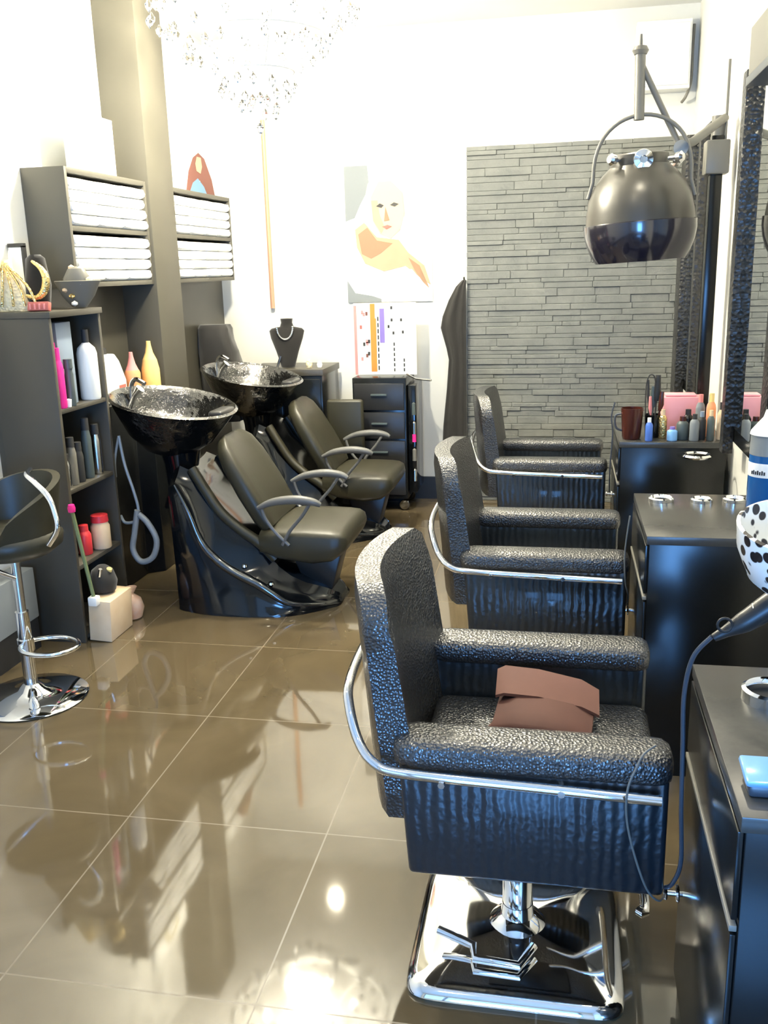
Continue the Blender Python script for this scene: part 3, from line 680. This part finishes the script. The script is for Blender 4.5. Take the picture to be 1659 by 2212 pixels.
# grey hose hanging from nearer basin
hz_ = MB().tube(smooth_path([(-1.948, 3.80, .80), (-1.975, 3.80, .70), (-1.98, 3.80, .62)], 5), .006, 8)
hz_.tube(smooth_path([(-1.945, 3.80, .81), (-1.93, 3.80, .68), (-1.90, 3.80, .56), (-1.885, 3.80, .47), (-1.90, 3.79, .42), (-1.95, 3.79, .41), (-1.975, 3.80, .44)], 6), .007, 8)
hz_.tube(smooth_path([(-1.885, 3.79, .47), (-1.91, 3.79, .36), (-1.925, 3.79, .28), (-1.89, 3.79, .225), (-1.83, 3.79, .25), (-1.805, 3.79, .33), (-1.84, 3.79, .41), (-1.88, 3.79, .45)], 6), .014, 10)
tag(hz_.build('shower_hose', 'hose'), 'coiled grey hose hanging under the nearer basin beside the bookshelf', 'hose')

# low ledge between bookshelf and column, carrying three bottles
tag(MB().prism([(XL + .027, 3.80), (-2.095, 3.80), (-2.095, 4.27), (-2.02, 4.32), (-2.02, 4.54), (XL + .027, 4.54)], 'z', .0, .905, bev=.004).build('ledge', 'black_lam'), 'low black ledge behind the nearer basin, with bottles on it', 'cabinet')
t = thing('shampoo_jug', 'big white jug with a sloping shoulder behind the nearer basin', 'bottle', (-2.165, 4.17, .906))
MB().prism([(-.11, 0), (.12, 0), (.12, .10), (.06, .20), (.02, .235), (-.06, .235), (-.11, .20)], 'x', -.045, .045, bev=.012, seg=3).build('body', 'white', t)
MB().lathe([(0, 0), (.02, 0), (.02, .03), (0, .03)], c=(0, -.02, .235), seg=16).build('cap', 'ink', t)
MB().box(.0455, .0465, .03, .10, .04, .08).build('label', 'lips', t)
t = thing('tall_bottle', 'orange bottle with a peach tip behind the nearer basin', 'bottle', (-2.135, 4.385, .906), 0)
MB().lathe([(0, 0), (.036, 0), (.04, .01), (.04, .12), (.034, .135)], seg=24).build('body', 'peach', t)
MB().lathe([(.034, .133), (.02, .165), (.012, .20), (.009, .225), (0, .225)], seg=20).build('tip', 'pinkink', t)
t = thing('tall_bottle', 'tall yellow bottle with a pointed tip behind the nearer basin', 'bottle', (-2.075, 4.47, .906), 0)
MB().lathe([(0, 0), (.044, 0), (.048, .012), (.046, .13), (.036, .18)], seg=24).build('body', 'yellow', t)
MB().lathe([(.036, .178), (.02, .215), (.013, .25), (.011, .272), (0, .272)], seg=20).build('tip', 'yellow', t)
t = thing('small_jar', 'small white jar at the foot of the yellow bottle', 'jar', (-2.05, 4.37, .906), 0)
MB().lathe([(0, 0), (.018, 0), (.02, .025), (0, .026)], seg=18).build('body', 'white', t)

# dark cape bundle by the far basin
def drape(name, m, secs_, label, cat):
    b_ = MB(); b_.loft(secs_); return tag(b_.build(name, m, sharp=70), label, cat)
sc_ = []
for z_, x0, x1, y0, y1 in ((.60, -2.20, -1.975, 5.46, 5.62), (.80, -2.215, -1.97, 5.45, 5.64), (.95, -2.218, -1.975, 5.44, 5.66), (1.03, -2.218, -1.985, 5.44, 5.64), (1.10, -2.218, -2.01, 5.44, 5.62), (1.17, -2.218, -2.02, 5.45, 5.62), (1.195, -2.21, -2.03, 5.47, 5.60)):
    cx_, cy_, hx, hy = (x0 + x1) / 2, (y0 + y1) / 2, (x1 - x0) / 2, (y1 - y0) / 2
    sc_.append([(cx_ + hx * math.copysign(abs(math.cos(a)) ** .6, math.cos(a)) * (1 + .06 * math.sin(a * 7 + z_ * 20)), cy_ + hy * math.copysign(abs(math.sin(a)) ** .6, math.sin(a)), z_) for a in [2 * PI * k / 32 for k in range(32)]])
drape('hanging_cape', 'cloth', sc_, 'dark bundled cape hanging on the wall behind the farther basin', 'cape')

# ------------------------------------------------------------------ bookshelf tower
TX0, TX1, TY0, TY1, TZ = XL + .027, -1.96, 3.352, 3.77, 1.37
t = thing('bookshelf', 'tall black open bookshelf full of bottles, left of the basins', 'bookshelf', (TX1, TY0, 0))
w_, d_ = TX0 - TX1, TY1 - TY0
MB().box(w_, 0, 0, .02, 0, TZ - .02, bev=.0015).build('side_panel', 'tower', t)
MB().box(w_, 0, d_ - .02, d_, 0, TZ - .02, bev=.0015).build('side_panel', 'tower', t)
MB().box(w_, .01, -.005, d_ + .005, TZ - .02, TZ + .005, bev=.002).build('top', 'tower', t)
MB().box(w_, w_ + .01, .02, d_ - .02, 0, TZ - .02).build('back_panel', 'black_lam', t)
for z_ in (.03, .335, .66, .99): MB().box(w_ + .01, -.002, .021, d_ - .021, z_ - .018, z_, bev=.001).build('shelf', 'tower', t)
# top compartment contents (z = .99)
bottle('spray_bottle', -1.988, 3.420, .991, .026, .24, 'pink', 'magenta spray bottle on the top shelf of the bookshelf', cap='pink', pump=True, neck=.6)
t = thing('carton', 'blue-grey upright carton on the top shelf of the bookshelf', 'box', (-2.04, 3.51, .991))
MB().box(-.035, .04, -.045, .075, 0, .335, bev=.003).build('carton', 'bluegrey', t)
bottle('bottle', -1.976, 3.487, .991, .018, .19, 'slate', 'dark slate bottle between the magenta bottle and the carton', cap='slate', neck=.9)
t = thing('small_jar', 'tiny white jar beside the magenta spray bottle', 'jar', (-1.972, 3.452, .991)); MB().lathe([(0, 0), (.011, 0), (.014, .03), (0, .034)], seg=16).build('body', 'white', t)
bottle('tall_bottle', -1.998, 3.690, .991, .043, .295, 'white', 'tall white shampoo bottle on the top shelf of the bookshelf', cap='ink', neck=.3)
# second compartment: dark boxes and glasses
for i, (y, h, m, lab) in enumerate(((3.42, .14, 'steel', 'silvery can'), (3.475, .2, 'bracket', 'brown-grey canister'), (3.53, .17, 'ink', 'black canister'), (3.61, .26, 'slate', 'dark tall canister'), (3.69, .22, 'steel', 'silvery tall canister'))):
    bottle('canister', -2.0, y, .661, .021, h, m, lab + ' on the second shelf of the bookshelf', cap='ink', neck=.7, cat='canister', group='canisters on the second bookshelf tier')
# lower: spray bottles and bag
bottle('cleaner_bottle', -1.995, 3.64, .336, .042, .15, 'beige', 'beige bottle with a red cap low in the bookshelf', cap='red', neck=.8)
bottle('cleaner_bottle', -2.02, 3.54, .336, .03, .13, 'red', 'dark red bottle beside the beige red-capped bottle', cap='red', neck=.6)
t = thing('box', 'beige cardboard box leaning at the foot of the bookshelf', 'box', (-1.895, 3.47, 0), 0)
MB().box(-.05, .05, -.10, .10, 0, .18, bev=.003, rot=Matrix.Rotation(.06, 3, 'Y')).build('carton', 'beige', t); bpy.data.objects[t.name].location.z = .004
t = thing('plastic_bag', 'small clear bag with orange contents beside the beige box', 'bag', (-1.89, 3.66, 0))
MB().lathe([(0, 0), (.045, .005), (.058, .05), (.045, .09), (.012, .115), (.03, .145)], seg=18, sx=.9).build('bag', 'plasticbag', t)
t = thing('toolbox_bag', 'black bundle of hair tools on top of the beige box', 'tools', (-1.92, 3.48, .186))
MB().lathe([(0, 0), (.05, .01), (.06, .05), (.045, .10), (.02, .12), (0, .122)], seg=18).build('pouch', 'cloth', t)
MB().tube([(-.01, -.03, .03), (.02, -.05, .12)], .008, 8).build('comb_handle', 'steel', t)
MB().tube([(.02, .0, .06), (.04, -.01, .11)], .012, 8).build('brush', 'yellow', t)
t = thing('dustpan_broom', 'green broom stick with a pink top leaning on the bookshelf', 'broom', (-1.905, 3.34, 0))
MB().tube([(.0, .02, .20), (-.03, -.02, .585)], .008, 8).build('stick', 'green', t)
MB().lathe([(0, 0), (.014, .004), (.016, .02), (.012, .035), (0, .037)], c=(-.031, -.021, .58), seg=14).build('top', 'pink', t)
MB().box(-.02, .02, -.0, .04, .17, .21, bev=.006).build('head', 'white', t)

# things on top of the bookshelf (z = 1.375)
ZT = 1.376
def bust(name, loc, s, label, m='velvet', rz=0.0):
    t = thing(name, label, 'necklace bust', loc, rz)
    secs_ = []
    for z_, hx, hy, yo in ((0, .045, .03, 0), (.02, .05, .032, 0), (.10, .075, .035, 0), (.18, .105, .035, .0), (.225, .115, .03, .005), (.24, .10, .028, .008), (.25, .045, .026, .01), (.275, .036, .028, .012), (.30, .040, .032, .012), (.302, .01, .01, .012)):
        secs_.append([(s * hx * math.cos(a), s * (hy * math.sin(a) + yo), s * z_) for a in [2 * PI * k / 28 for k in range(28)]])
    MB().loft(secs_).build('bust', m, t, sharp=60)
    return t
bb = bust('necklace_bust', (-1.685, 5.62, .925), .98, 'black velvet necklace bust with a silver necklace on the low black cabinet')
nk = MB()
for k in range(25):
    a = -PI * k / 24; x, z_ = .05 * math.cos(a), .245 + .075 * math.sin(a)
    nk.lathe([(0, -.008), (.008, 0), (0, .008)], c=(x, -.038, z_), seg=8)
nk.build('necklace', 'chrome', bb)
MB().tube([(-.06, -.04, .0), (-.035, -.037, .07)], .008, 8).build('pendant', 'steel', bb)

t = thing('necklace_display', 'cream woven chain necklace spread on a stand at the left end of the bookshelf top', 'jewellery', (-2.15, 3.44, ZT))
sx_ = []
for z_, hx, hy in ((0, .09, .03), (.03, .085, .035), (.09, .06, .035), (.15, .035, .03), (.20, .015, .012)):
    sx_.append([(hx * math.cos(a) - .02, hy * math.sin(a), z_) for a in [2 * PI * k / 24 for k in range(24)]])
MB().loft(sx_).build('stand', 'cream', t, sharp=60)
for i in range(5):
    MB().tube(smooth_path([(-.01, -.03, .19), (-.05 + .035 * i, -.045, .10), (-.08 + .05 * i, -.042, .02)], 5), .005, 6).build('strand', 'gold', t)
t = thing('necklace_bust', 'small black bust wearing a thick gold collar on the bookshelf top', 'necklace bust', (-2.055, 3.47, ZT + .001))
sx_ = []
for z_, hx, hy in ((0, .04, .03), (.04, .045, .032), (.10, .055, .033), (.16, .045, .03), (.20, .04, .026), (.215, .02, .02)):
    sx_.append([(hx * math.cos(a) + .0, hy * math.sin(a), z_) for a in [2 * PI * k / 24 for k in range(24)]])
MB().loft(sx_).build('bust', 'velvet', t, sharp=60)
cr = smooth_path([(.005, -.036, .19), (.045, -.042, .16), (.062, -.046, .12), (.050, -.048, .075), (.015, -.047, .05), (-.03, -.045, .06)], 6)
MB().tube(cr, [.005 + .010 * math.sin(PI * i / (len(cr) - 1)) for i in range(len(cr))], 12).build('collar', 'gold', t)
t = thing('jewellery_tray', 'grey fan-shaped display of rings at the front corner of the bookshelf top', 'jewellery', (-2.0, 3.68, ZT))
MB().lathe([(0, 0), (.03, .002), (.07, .05), (.10, .11), (.095, .112), (.065, .055), (0, .01)], seg=28, sy=.7).build('bowl', 'bracket', t)
MB().lathe([(0, .0), (.055, .03), (.06, .07), (.035, .11), (0, .12)], c=(0, 0, .05), seg=18, sy=.7).build('filling', 'bracket', t)
for i, (x, y, z_, m) in enumerate(((-.055, -.035, .10, 'white'), (-.03, -.05, .075, 'beige'), (.0, -.055, .05, 'gold'), (.04, -.045, .10, 'white'), (-.02, 0, .165, 'beige'), (.02, 0, .16, 'white'), (.01, -.058, .02, 'white'), (.065, -.02, .115, 'cream'))):
    MB().lathe([(0, -.012), (.013, -.004), (.013, .004), (0, .012)], c=(x, y, z_), seg=10).build('trinket', m, t)
t = thing('red_letters', 'red card with pale marks lying at the front of the bookshelf top', 'sign', (-2.02, 3.40, ZT))
MB().box(-.045, .045, -.012, .012, 0, .035, bev=.003, rot=Matrix.Rotation(-.25, 3, 'X')).build('card', 'lips', t)
for i in range(4): MB().box(-.033 + .02 * i, -.027 + .02 * i, -.018, -.012, .008, .03).build('mark', 'pinkink', t)
# frame on left wall at the image edge
t = thing('picture_frame', 'thin black picture frame behind the jewellery on the left', 'picture frame', (-2.185, 3.60, ZT))
MB().box(-.05, .0, -.006, .006, .0, .255).build('print', 'white_matte', t)
fm = MB(); fm.box(-.06, .012, -.01, .01, .25, .266); fm.box(.0, .012, -.01, .01, 0, .255); fm.build('frame', 'black_plastic', t)

# ------------------------------------------------------------------ wall shelves with towels
SX0, SX1, Z0, Z1 = XL, -2.05, 1.457, 1.950
def cube_shelf(y0, y1, label):
    t = thing('wall_shelf', label, 'wall shelf', (XL, y0, Z0), 0, 'grey wall shelves either side of the column')
    L_ = y1 - y0; D = SX1 - XL; H = Z1 - Z0
    MB().box(0.001, D, 0, .022, 0, H, bev=.0015).build('side_panel', 'shelfgrey', t)
    MB().box(0.001, D, L_ - .022, L_, 0, H, bev=.0015).build('side_panel', 'shelfgrey', t)
    MB().box(0.001, D, .022, L_ - .022, H - .022, H, bev=.0015).build('top', 'shelfgrey', t)
    MB().box(0.001, D, .022, L_ - .022, 0, .022, bev=.0015).build('bottom', 'shelfgrey', t)
    MB().box(0.001, D - .002, .022, L_ - .022, H / 2 - .01, H / 2 + .01, bev=.001).build('shelf', 'shelfgrey', t)
    MB().box(0.001, .010, .022, L_ - .022, .022, H - .022).build('back_panel', 'shelfgrey', t)
cube_shelf(3.76, 4.549, 'dark grey cube shelf packed with towels, left of the column')
cube_shelf(4.861, 5.76, 'dark grey cube shelf packed with towels, right of the column')
# folded towels, one prototype copied
def towel_mesh():
    b_ = MB(); sec = []
    for y, f in ((-.098, .5), (-.094, .85), (-.08, 1), (0, 1), (.08, 1), (.094, .85), (.098, .5)):
        ring_ = []
        for k in range(20):
            a = 2 * PI * k / 20
            ring_.append((.084 * math.copysign(abs(math.cos(a)) ** .45, math.cos(a)) * (.9 + .1 * f) + .004 * math.sin(9 * a + y * 30), y, .0235 * f * math.copysign(abs(math.sin(a)) ** .5, math.sin(a))))
        sec.append(ring_)
    b_.loft(sec); return b_
proto = towel_mesh().build('folded_towel', 'towel')
first = True; random.seed(5)
H = Z1 - Z0
for (y0, y1, side) in ((3.76, 4.549, 'left'), (4.861, 5.76, 'right')):
    for lv, (za, name_) in enumerate(((Z0 + .022, 'lower'), (Z0 + H / 2 + .010, 'upper'))):
        n = 4 if side == 'right' else 3
        span = (y1 - y0 - .05) / n
        for k in range(n):
            for q in range(4):
                if first: o = proto; first = False
                else: o = proto.copy(); COL.objects.link(o)
                o.location = (SX0 + .118 + random.uniform(-.003, .006), y0 + .025 + span * (k + .5) + random.uniform(-.004, .004), za + .026 + q * .0495)
                o.rotation_euler = (0, 0, random.uniform(-.03, .03)); o.scale = (1.03, span / .2, 1.10)
                lab = '%s towel of the %s stack, %s tier of the %s wall shelf' % (('bottom', 'second lowest', 'second highest', 'top')[q], (['leftmost', 'middle', 'rightmost'] if n == 3 else ['leftmost', 'second', 'third', 'rightmost'])[k], name_, side)
                tag(o, lab, 'towel', 'folded towels in the %s compartment of the %s wall shelf' % (name_, side))

# canvases standing on the shelves
def quad_shape(parent, name, m, pts, x, th=.0012, axis='x'):
    return MB().prism(pts, axis, x, x + th).build(name, m, parent)
t = thing('canvas_print', 'white canvas with a pale yellow portrait standing on the left wall shelf', 'picture', (-2.13, 3.97, Z1 + .001))
MB().box(-.02, .0, .0, .44, 0, .265, bev=.002).build('canvas', 'white_matte', t)
quad_shape(t, 'printed_hair', 'blonde', [(.14, .10), (.20, .06), (.30, .10), (.33, .18), (.28, .235), (.18, .225), (.13, .17)], .0005)
quad_shape(t, 'printed_face', 'white_matte', [(.19, .09), (.25, .08), (.29, .13), (.27, .19), (.21, .20), (.18, .15)], .0018)
for y_, z_ in ((.21, .145), (.25, .145), (.23, .11)): quad_shape(t, 'printed_feature', 'greyprint', [(y_, z_), (y_ + .02, z_), (y_ + .015, z_ + .01)], .0032)
t = thing('canvas_print', 'canvas of a figure with long auburn hair and blue top on the right wall shelf', 'picture', (-2.12, 5.14, Z1 + .001))
MB().box(-.035, .0, .0, .58, 0, .235, bev=.002).build('canvas', 'white_matte', t)
quad_shape(t, 'printed_hair', 'auburn', [(.10, .0), (.16, .12), (.24, .20), (.33, .235), (.42, .21), (.52, .10), (.56, .0), (.40, .0), (.33, .08), (.25, .07), (.20, .0)], .0005)
quad_shape(t, 'printed_face', 'skin', [(.28, .13), (.34, .12), (.37, .16), (.36, .21), (.30, .21), (.27, .17)], .0018)
quad_shape(t, 'printed_top', 'skyprint', [(.15, .0), (.21, .06), (.29, .09), (.38, .05), (.43, 0)], .0018)

# ------------------------------------------------------------------ back wall: poster, chart, cart, low cabinet
t = thing('poster', 'large poster of a blonde person in a white robe on the back wall', 'poster', (-1.37, YB, 1.295))
MB().box(0, .55, -.010, -.001, 0, .83, bev=.001).build('sheet', 'white_matte', t)
def pp(name, m, pts, k): MB().prism(pts, 'y', -.010 - .0012 * (k + 1), -.010 - .0012 * k).build(name, m, t)
pp('printed_backdrop', 'greyprint', [(0, .83), (.15, .83), (.16, .70), (.10, .60), (.06, .52), (.0, .50)], 0)
pp('printed_hair', 'blonde', [(.13, .44), (.12, .60), (.15, .72), (.22, .80), (.32, .80), (.40, .72), (.42, .60), (.38, .52), (.30, .48)], 1)
pp('printed_chest', 'skin', [(.06, .45), (.12, .49), (.20, .40), (.34, .38), (.40, .30), (.50, .22), (.54, .10), (.48, .14), (.38, .22), (.24, .19), (.12, .24), (.07, .34)], 2)
pp('printed_neck_shade', 'skin_dark', [(.10, .30), (.08, .42), (.14, .46), (.20, .38), (.30, .36), (.22, .30), (.16, .27)], 3)
pp('printed_face', 'face_print', [(.17, .64), (.18, .50), (.22, .42), (.29, .39), (.35, .44), (.38, .54), (.37, .66), (.30, .73), (.22, .73)], 4)
pp('printed_cheek', 'skin', [(.17, .62), (.18, .50), (.23, .42), (.25, .46), (.22, .54), (.21, .62)], 5)
pp('printed_eye', 'ink', [(.20, .585), (.235, .575), (.25, .59), (.225, .602)], 6)
pp('printed_eye', 'ink', [(.29, .59), (.32, .58), (.345, .595), (.315, .605)], 6)
pp('printed_nose', 'skin_dark', [(.26, .58), (.285, .50), (.25, .495)], 6)
pp('printed_lips', 'lips', [(.235, .462), (.27, .472), (.30, .462), (.265, .445)], 6)
pp('printed_robe', 'white', [(0, .0), (0, .45), (.05, .44), (.08, .28), (.16, .20), (.28, .17), (.42, .20), (.52, .08), (.55, 0)], 4)
pp('printed_fold', 'greyprint', [(.0, .0), (.0, .14), (.05, .06), (.16, .04), (.22, .02), (.22, 0)], 5)
pp('printed_hand', 'skin_dark', [(.40, .27), (.47, .22), (.53, .08), (.49, .12), (.44, .19)], 5)

t = thing('colour_chart', 'white hair colour chart with orange and violet stripes standing on the tool cart', 'chart', (-1.295, 5.80, .852))
MB().box(0, .395, -.004, .004, 0, .445).build('board', 'white_matte', t)
def cc(name, m, x0, x1, z0, z1): MB().box(x0, x1, -.0060, -.0041, z0, z1).build(name, m, t)
cc('stripe', 'pinkink', .0, .018, 0, .43); cc('stripe', 'orange', .105, .135, .02, .44); cc('stripe', 'violet', .165, .195, .20, .41); cc('stripe', 'orange', .135, .142, .02, .35)
random.seed(9)
for i in range(11): x_ = random.uniform(.025, .09); z_ = random.uniform(.05, .40); cc('swatch', random.choice(['pinkink', 'ink', 'lips', 'auburn']), x_, x_ + .014, z_, z_ + .022)
for i in range(9): z_ = .03 + i * .038; cc('swatch', 'ink', .150, .158, z_, z_ + .026)
for (x_, z_) in ((.235, .33), (.215, .29), (.245, .25), (.295, .33), (.305, .255), (.235, .405)): cc('swatch', 'ink', x_, x_ + .012, z_, z_ + .018)
for i in range(6): cc('swatch', 'ink', .250, .258, .02 + i * .032, .04 + i * .032)
for i in range(3): cc('swatch', 'ink', .312, .320, .02 + i * .03, .04 + i * .03)

t = thing('tool_cart', 'tall black hairdressing tool cart in front of the back wall', 'cart', (-1.285, 5.64, 0))
MB().box(0, .34, 0, .33, .08, .85, bev=.006).build('body', 'black_lam', t)
for i in range(4): dr = MB().box(.012, .328, -.014, 0, .11 + i * .18, .275 + i * .18, bev=.003).build('drawer', 'black_plastic', t); MB().box(.12, .22, -.028, -.016, .20 + i * .18, .212 + i * .18, bev=.002).build('handle', 'slate', dr)
for x, y in ((.03, .03), (.31, .03), (.03, .30), (.31, .30)): MB().lathe([(0, -.012), (.03, -.012), (.034, 0), (.03, .012), (0, .012)], c=(x, y, .037), rot=Matrix.Rotation(PI / 2, 3, 'X'), seg=16).build('caster', 'chrome', t)
MB().box(.345, .395, .02, .30, .12, .80, bev=.004).build('side_rack', 'gloss_black', t)
for i, (z_, m) in enumerate(((.2, 'chrome'), (.33, 'bracket'), (.45, 'pink'), (.5, 'steel'), (.62, 'slate'))): MB().lathe([(0, 0), (.013, 0), (.012, .07), (0, .08)], c=(.385, .0, z_), seg=12).build('rack_bottle', m, t)
MB().tube([(.33, .1, .86), (.40, .02, .84), (.50, -.02, .835)], .006, 8).build('towel_rail', 'steel', t)

t = thing('low_cabinet', 'low black cabinet in the back left corner carrying the necklace bust', 'cabinet', (-1.94, 5.50, 0))
MB().box(0, .50, 0, .42, 0, .88, bev=.004).build('body', 'black_lam', t)
MB().box(-.01, .51, -.01, .42, .88, .92, bev=.003).build('top', 'tower', t)
MB().box(.01, .245, -.014, 0, .05, .86, bev=.003).build('door', 'black_lam', t); MB().box(.255, .49, -.014, 0, .05, .86, bev=.003).build('door', 'black_lam', t)
for i, (x, r, h, m, lab) in enumerate(((-1.545, .022, .05, 'cream', 'small cream trinket pot right of the black necklace bust'), (-1.478, .018, .04, 'white', 'small white trinket pot at the right end of the low black cabinet'))):
    t = thing('trinket_pot', lab, 'pot', (x, 5.60, .921)); MB().lathe([(0, 0), (r * .8, 0), (r, h * .5), (r * .5, h), (0, h)], seg=14).build('body', m, t)

# small black tub chair between far unit and cart
t = thing('folding_chair', 'padded dark chair folded up between the low cabinet and the tool cart', 'chair', (-1.345, 5.545, 0))
MB().box(-.075, .155, -.055, -.01, .40, .735, bev=.02, seg=3).build('backrest', 'vinyl', t)
MB().box(-.065, .145, -.0, .04, .20, .56, bev=.018, seg=3).build('seat', 'vinyl', t)
for x, y in ((-.065, -.03), (.145, -.03), (-.065, .03), (.145, .03)): MB().tube([(x, y, 0), (x, y, .42)], .009, 8).build('leg', 'steel', t)

# cape on a hook next to the stone panel
t = thing('hanging_gown', 'long black gown hanging from a hook at the left edge of the slate panel', 'gown', (-.665, YB - .075, 0))
sec = []
for z_, x0, x1, dy in ((.365, -.095, .064, .045), (.5, -.088, .064, .045), (.75, -.062, .064, .042), (.93, -.048, .064, .04), (1.0, -.062, .064, .042), (1.13, -.098, .064, .045), (1.20, -.085, .064, .04), (1.30, -.045, .064, .035), (1.38, -.0, .064, .025), (1.42, .04, .064, .012)):
    cx_, hx = (x0 + x1) / 2, (x1 - x0) / 2
    sec.append([(cx_ + hx * math.cos(a), dy * math.sin(a) * (1 + .25 * math.sin(6 * a)), z_) for a in [2 * PI * k / 40 for k in range(40)]])
MB().loft(sec).build('cloth', 'cloth', t, sharp=80)
MB().tube([(.05, .07, 1.42), (.05, .02, 1.42), (.05, .01, 1.44)], .006, 8).build('hook', 'steel', t)

# ------------------------------------------------------------------ bar stool
t = thing('bar_stool', 'black bucket-seat bar stool with chrome arms and round chrome base', 'stool', (-1.90, 2.84, 0))
MB().lathe([(0, 0), (.195, 0), (.2, .006), (.19, .012), (.12, .022), (.05, .04), (.03, .06), (0, .06)], seg=48).build('base_disc', 'chrome', t, sharp=60)
MB().tube([(0, 0, .05), (0, 0, .34)], .024, 18).build('lower_column', 'chrome', t)
MB().tube([(0, 0, .30), (0, 0, .57)], .017, 18).build('piston', 'steel', t)
rg = MB().tube(circ((.10, -.01, .215), .105, 32, 'z', .085), .0085, 10, closed=True); rg.build('foot_ring', 'chrome', t)
MB().tube([(0, 0, .19), (0, 0, .235)], .03, 18).build('ring_clamp', 'chrome', t)
# seat bucket: open-front shell, opening towards the camera/left
SH = []
nA = 28
def shell(a, f):
    r = .165 + .02 * f
    return Vector((r * math.cos(a) - .0, r * math.sin(a) * .95, .52 + f * (.30 if math.cos(a - 2.2) < .2 else .30 - .16 * ((math.cos(a - 2.2) - .2) / .8))))
b_ = MB(); g_ = {}
a0 = math.radians(-70); a1 = math.radians(190)
for i in range(nA + 1):
    a = a0 + (a1 - a0) * i / nA
    topz = .66 + .17 * (math.sin(PI * i / nA) ** .6)
    for side, rr in ((0, 1.0), (1, .86)):
        for j in range(7):
            f = j / 6; zz = .60 + (topz - .60) * f; r = (.155 + .03 * f) * rr
            g_[(side, i, j)] = b_.bm.verts.new((r * math.cos(a), r * math.sin(a), zz))
for i in range(nA):
    for j in range(6):
        b_.bm.faces.new([g_[(0, i, j)], g_[(0, i + 1, j)], g_[(0, i + 1, j + 1)], g_[(0, i, j + 1)]])
        b_.bm.faces.new([g_[(1, i, j)], g_[(1, i, j + 1)], g_[(1, i + 1, j + 1)], g_[(1, i + 1, j)]])
    for j in (0, 6): b_.bm.faces.new([g_[(0, i, j)], g_[(0, i + 1, j)], g_[(1, i + 1, j)], g_[(1, i, j)]])
for i in (0, nA):
    for j in range(6): b_.bm.faces.new([g_[(0, i, j)], g_[(1, i, j)], g_[(1, i, j + 1)], g_[(0, i, j + 1)]])
b_.build('backrest', 'vinyl', t, sharp=60)
MB().lathe([(0, .555), (.13, .56), (.170, .59), (.175, .625), (.155, .65), (0, .66)], seg=36).build('seat', 'vinyl', t, sharp=50)
MB().tube(smooth_path([(.04, .10, .842), (.09, .0, .845), (.15, -.05, .828), (.205, -.075, .79), (.228, -.085, .74), (.235, -.09, .68), (.19, -.08, .62)], 6), .010, 10).build('arm_tube', 'chrome', t)
MB().tube(smooth_path([(-.17, -.10, .74), (-.15, -.12, .64), (-.07, -.08, .54), (.0, -.01, .47)], 6), .010, 10).build('support_tube', 'chrome', t)

# pale box against the left wall behind the stool
t = thing('storage_box', 'pale grey low box against the left wall behind the bar stool', 'box', (XL + .022, 2.80, 0))
MB().box(0, .10, 0, .50, .135, .35, bev=.004).build('box', 'greyprint', t)
MB().box(0.001, .095, .005, .495, 0, .134).build('plinth', 'black_plastic', t)

# ------------------------------------------------------------------ chandelier
CX, CY = -1.33, 4.2
t = thing('chandelier', 'large crystal chandelier glowing at the top left, above the basins', 'chandelier', (CX, CY, 2.12))
MB().tube([(0, 0, .60), (0, 0, .775)], .01, 10).build('stem', 'chrome', t)
MB().lathe([(0, .70), (.01, .70), (.06, .745), (.065, .778), (0, .778)], seg=24).build('canopy', 'chrome', t)
for (r, z_) in ((.44, .50), (.30, .36), (.16, .22)): MB().tube(circ((0, 0, z_), r, 48), .004, 8, closed=True).build('ring', 'white', t)
ra = MB()
for k in range(6):
    a = 2 * PI * k / 6; ra.tube([(0, 0, .60), (.44 * math.cos(a), .44 * math.sin(a), .50)], .004, 6); ra.tube([(.44 * math.cos(a), .44 * math.sin(a), .50), (.16 * math.cos(a), .16 * math.sin(a), .22)], .0025, 6)
ra.build('spokes', 'white', t)
drop = None; nn = 0
def drop_mesh():
    b_ = MB(); b_.lathe([(0, .0), (.004, -.004), (.016, -.022), (.014, -.036), (0, -.055)], seg=7); return b_
random.seed(21)
for (r, z_, n) in ((.44, .49, 34), (.37, .43, 16), (.30, .35, 22), (.16, .21, 14), (.08, .13, 8), (.0, .06, 1)):
    for k in range(n):
        a = 2 * PI * k / n + random.uniform(-.04, .04); loc = (r * math.cos(a), r * math.sin(a), z_ - random.uniform(0, .05))
        if drop is None: drop = drop_mesh().build('crystal', 'glass', t, sharp=10); o = drop
        else: o = drop.copy(); COL.objects.link(o); o.parent = t
        o.location = loc; o.rotation_euler = (0, 0, random.uniform(0, 3)); nn += 1
for k in range(6):
    a = 2 * PI * k / 6 + .3; c = (.25 * math.cos(a), .25 * math.sin(a), .44)
    MB().lathe([(0, -.03), (.012, -.02), (.02, .0), (.012, .022), (0, .03)], c=c, seg=14).build('bulb', 'bulb', t)
light('chandelier_glow', 'POINT', (CX, CY, 2.50), 185, (1.0, 0.93, 0.74), .06)
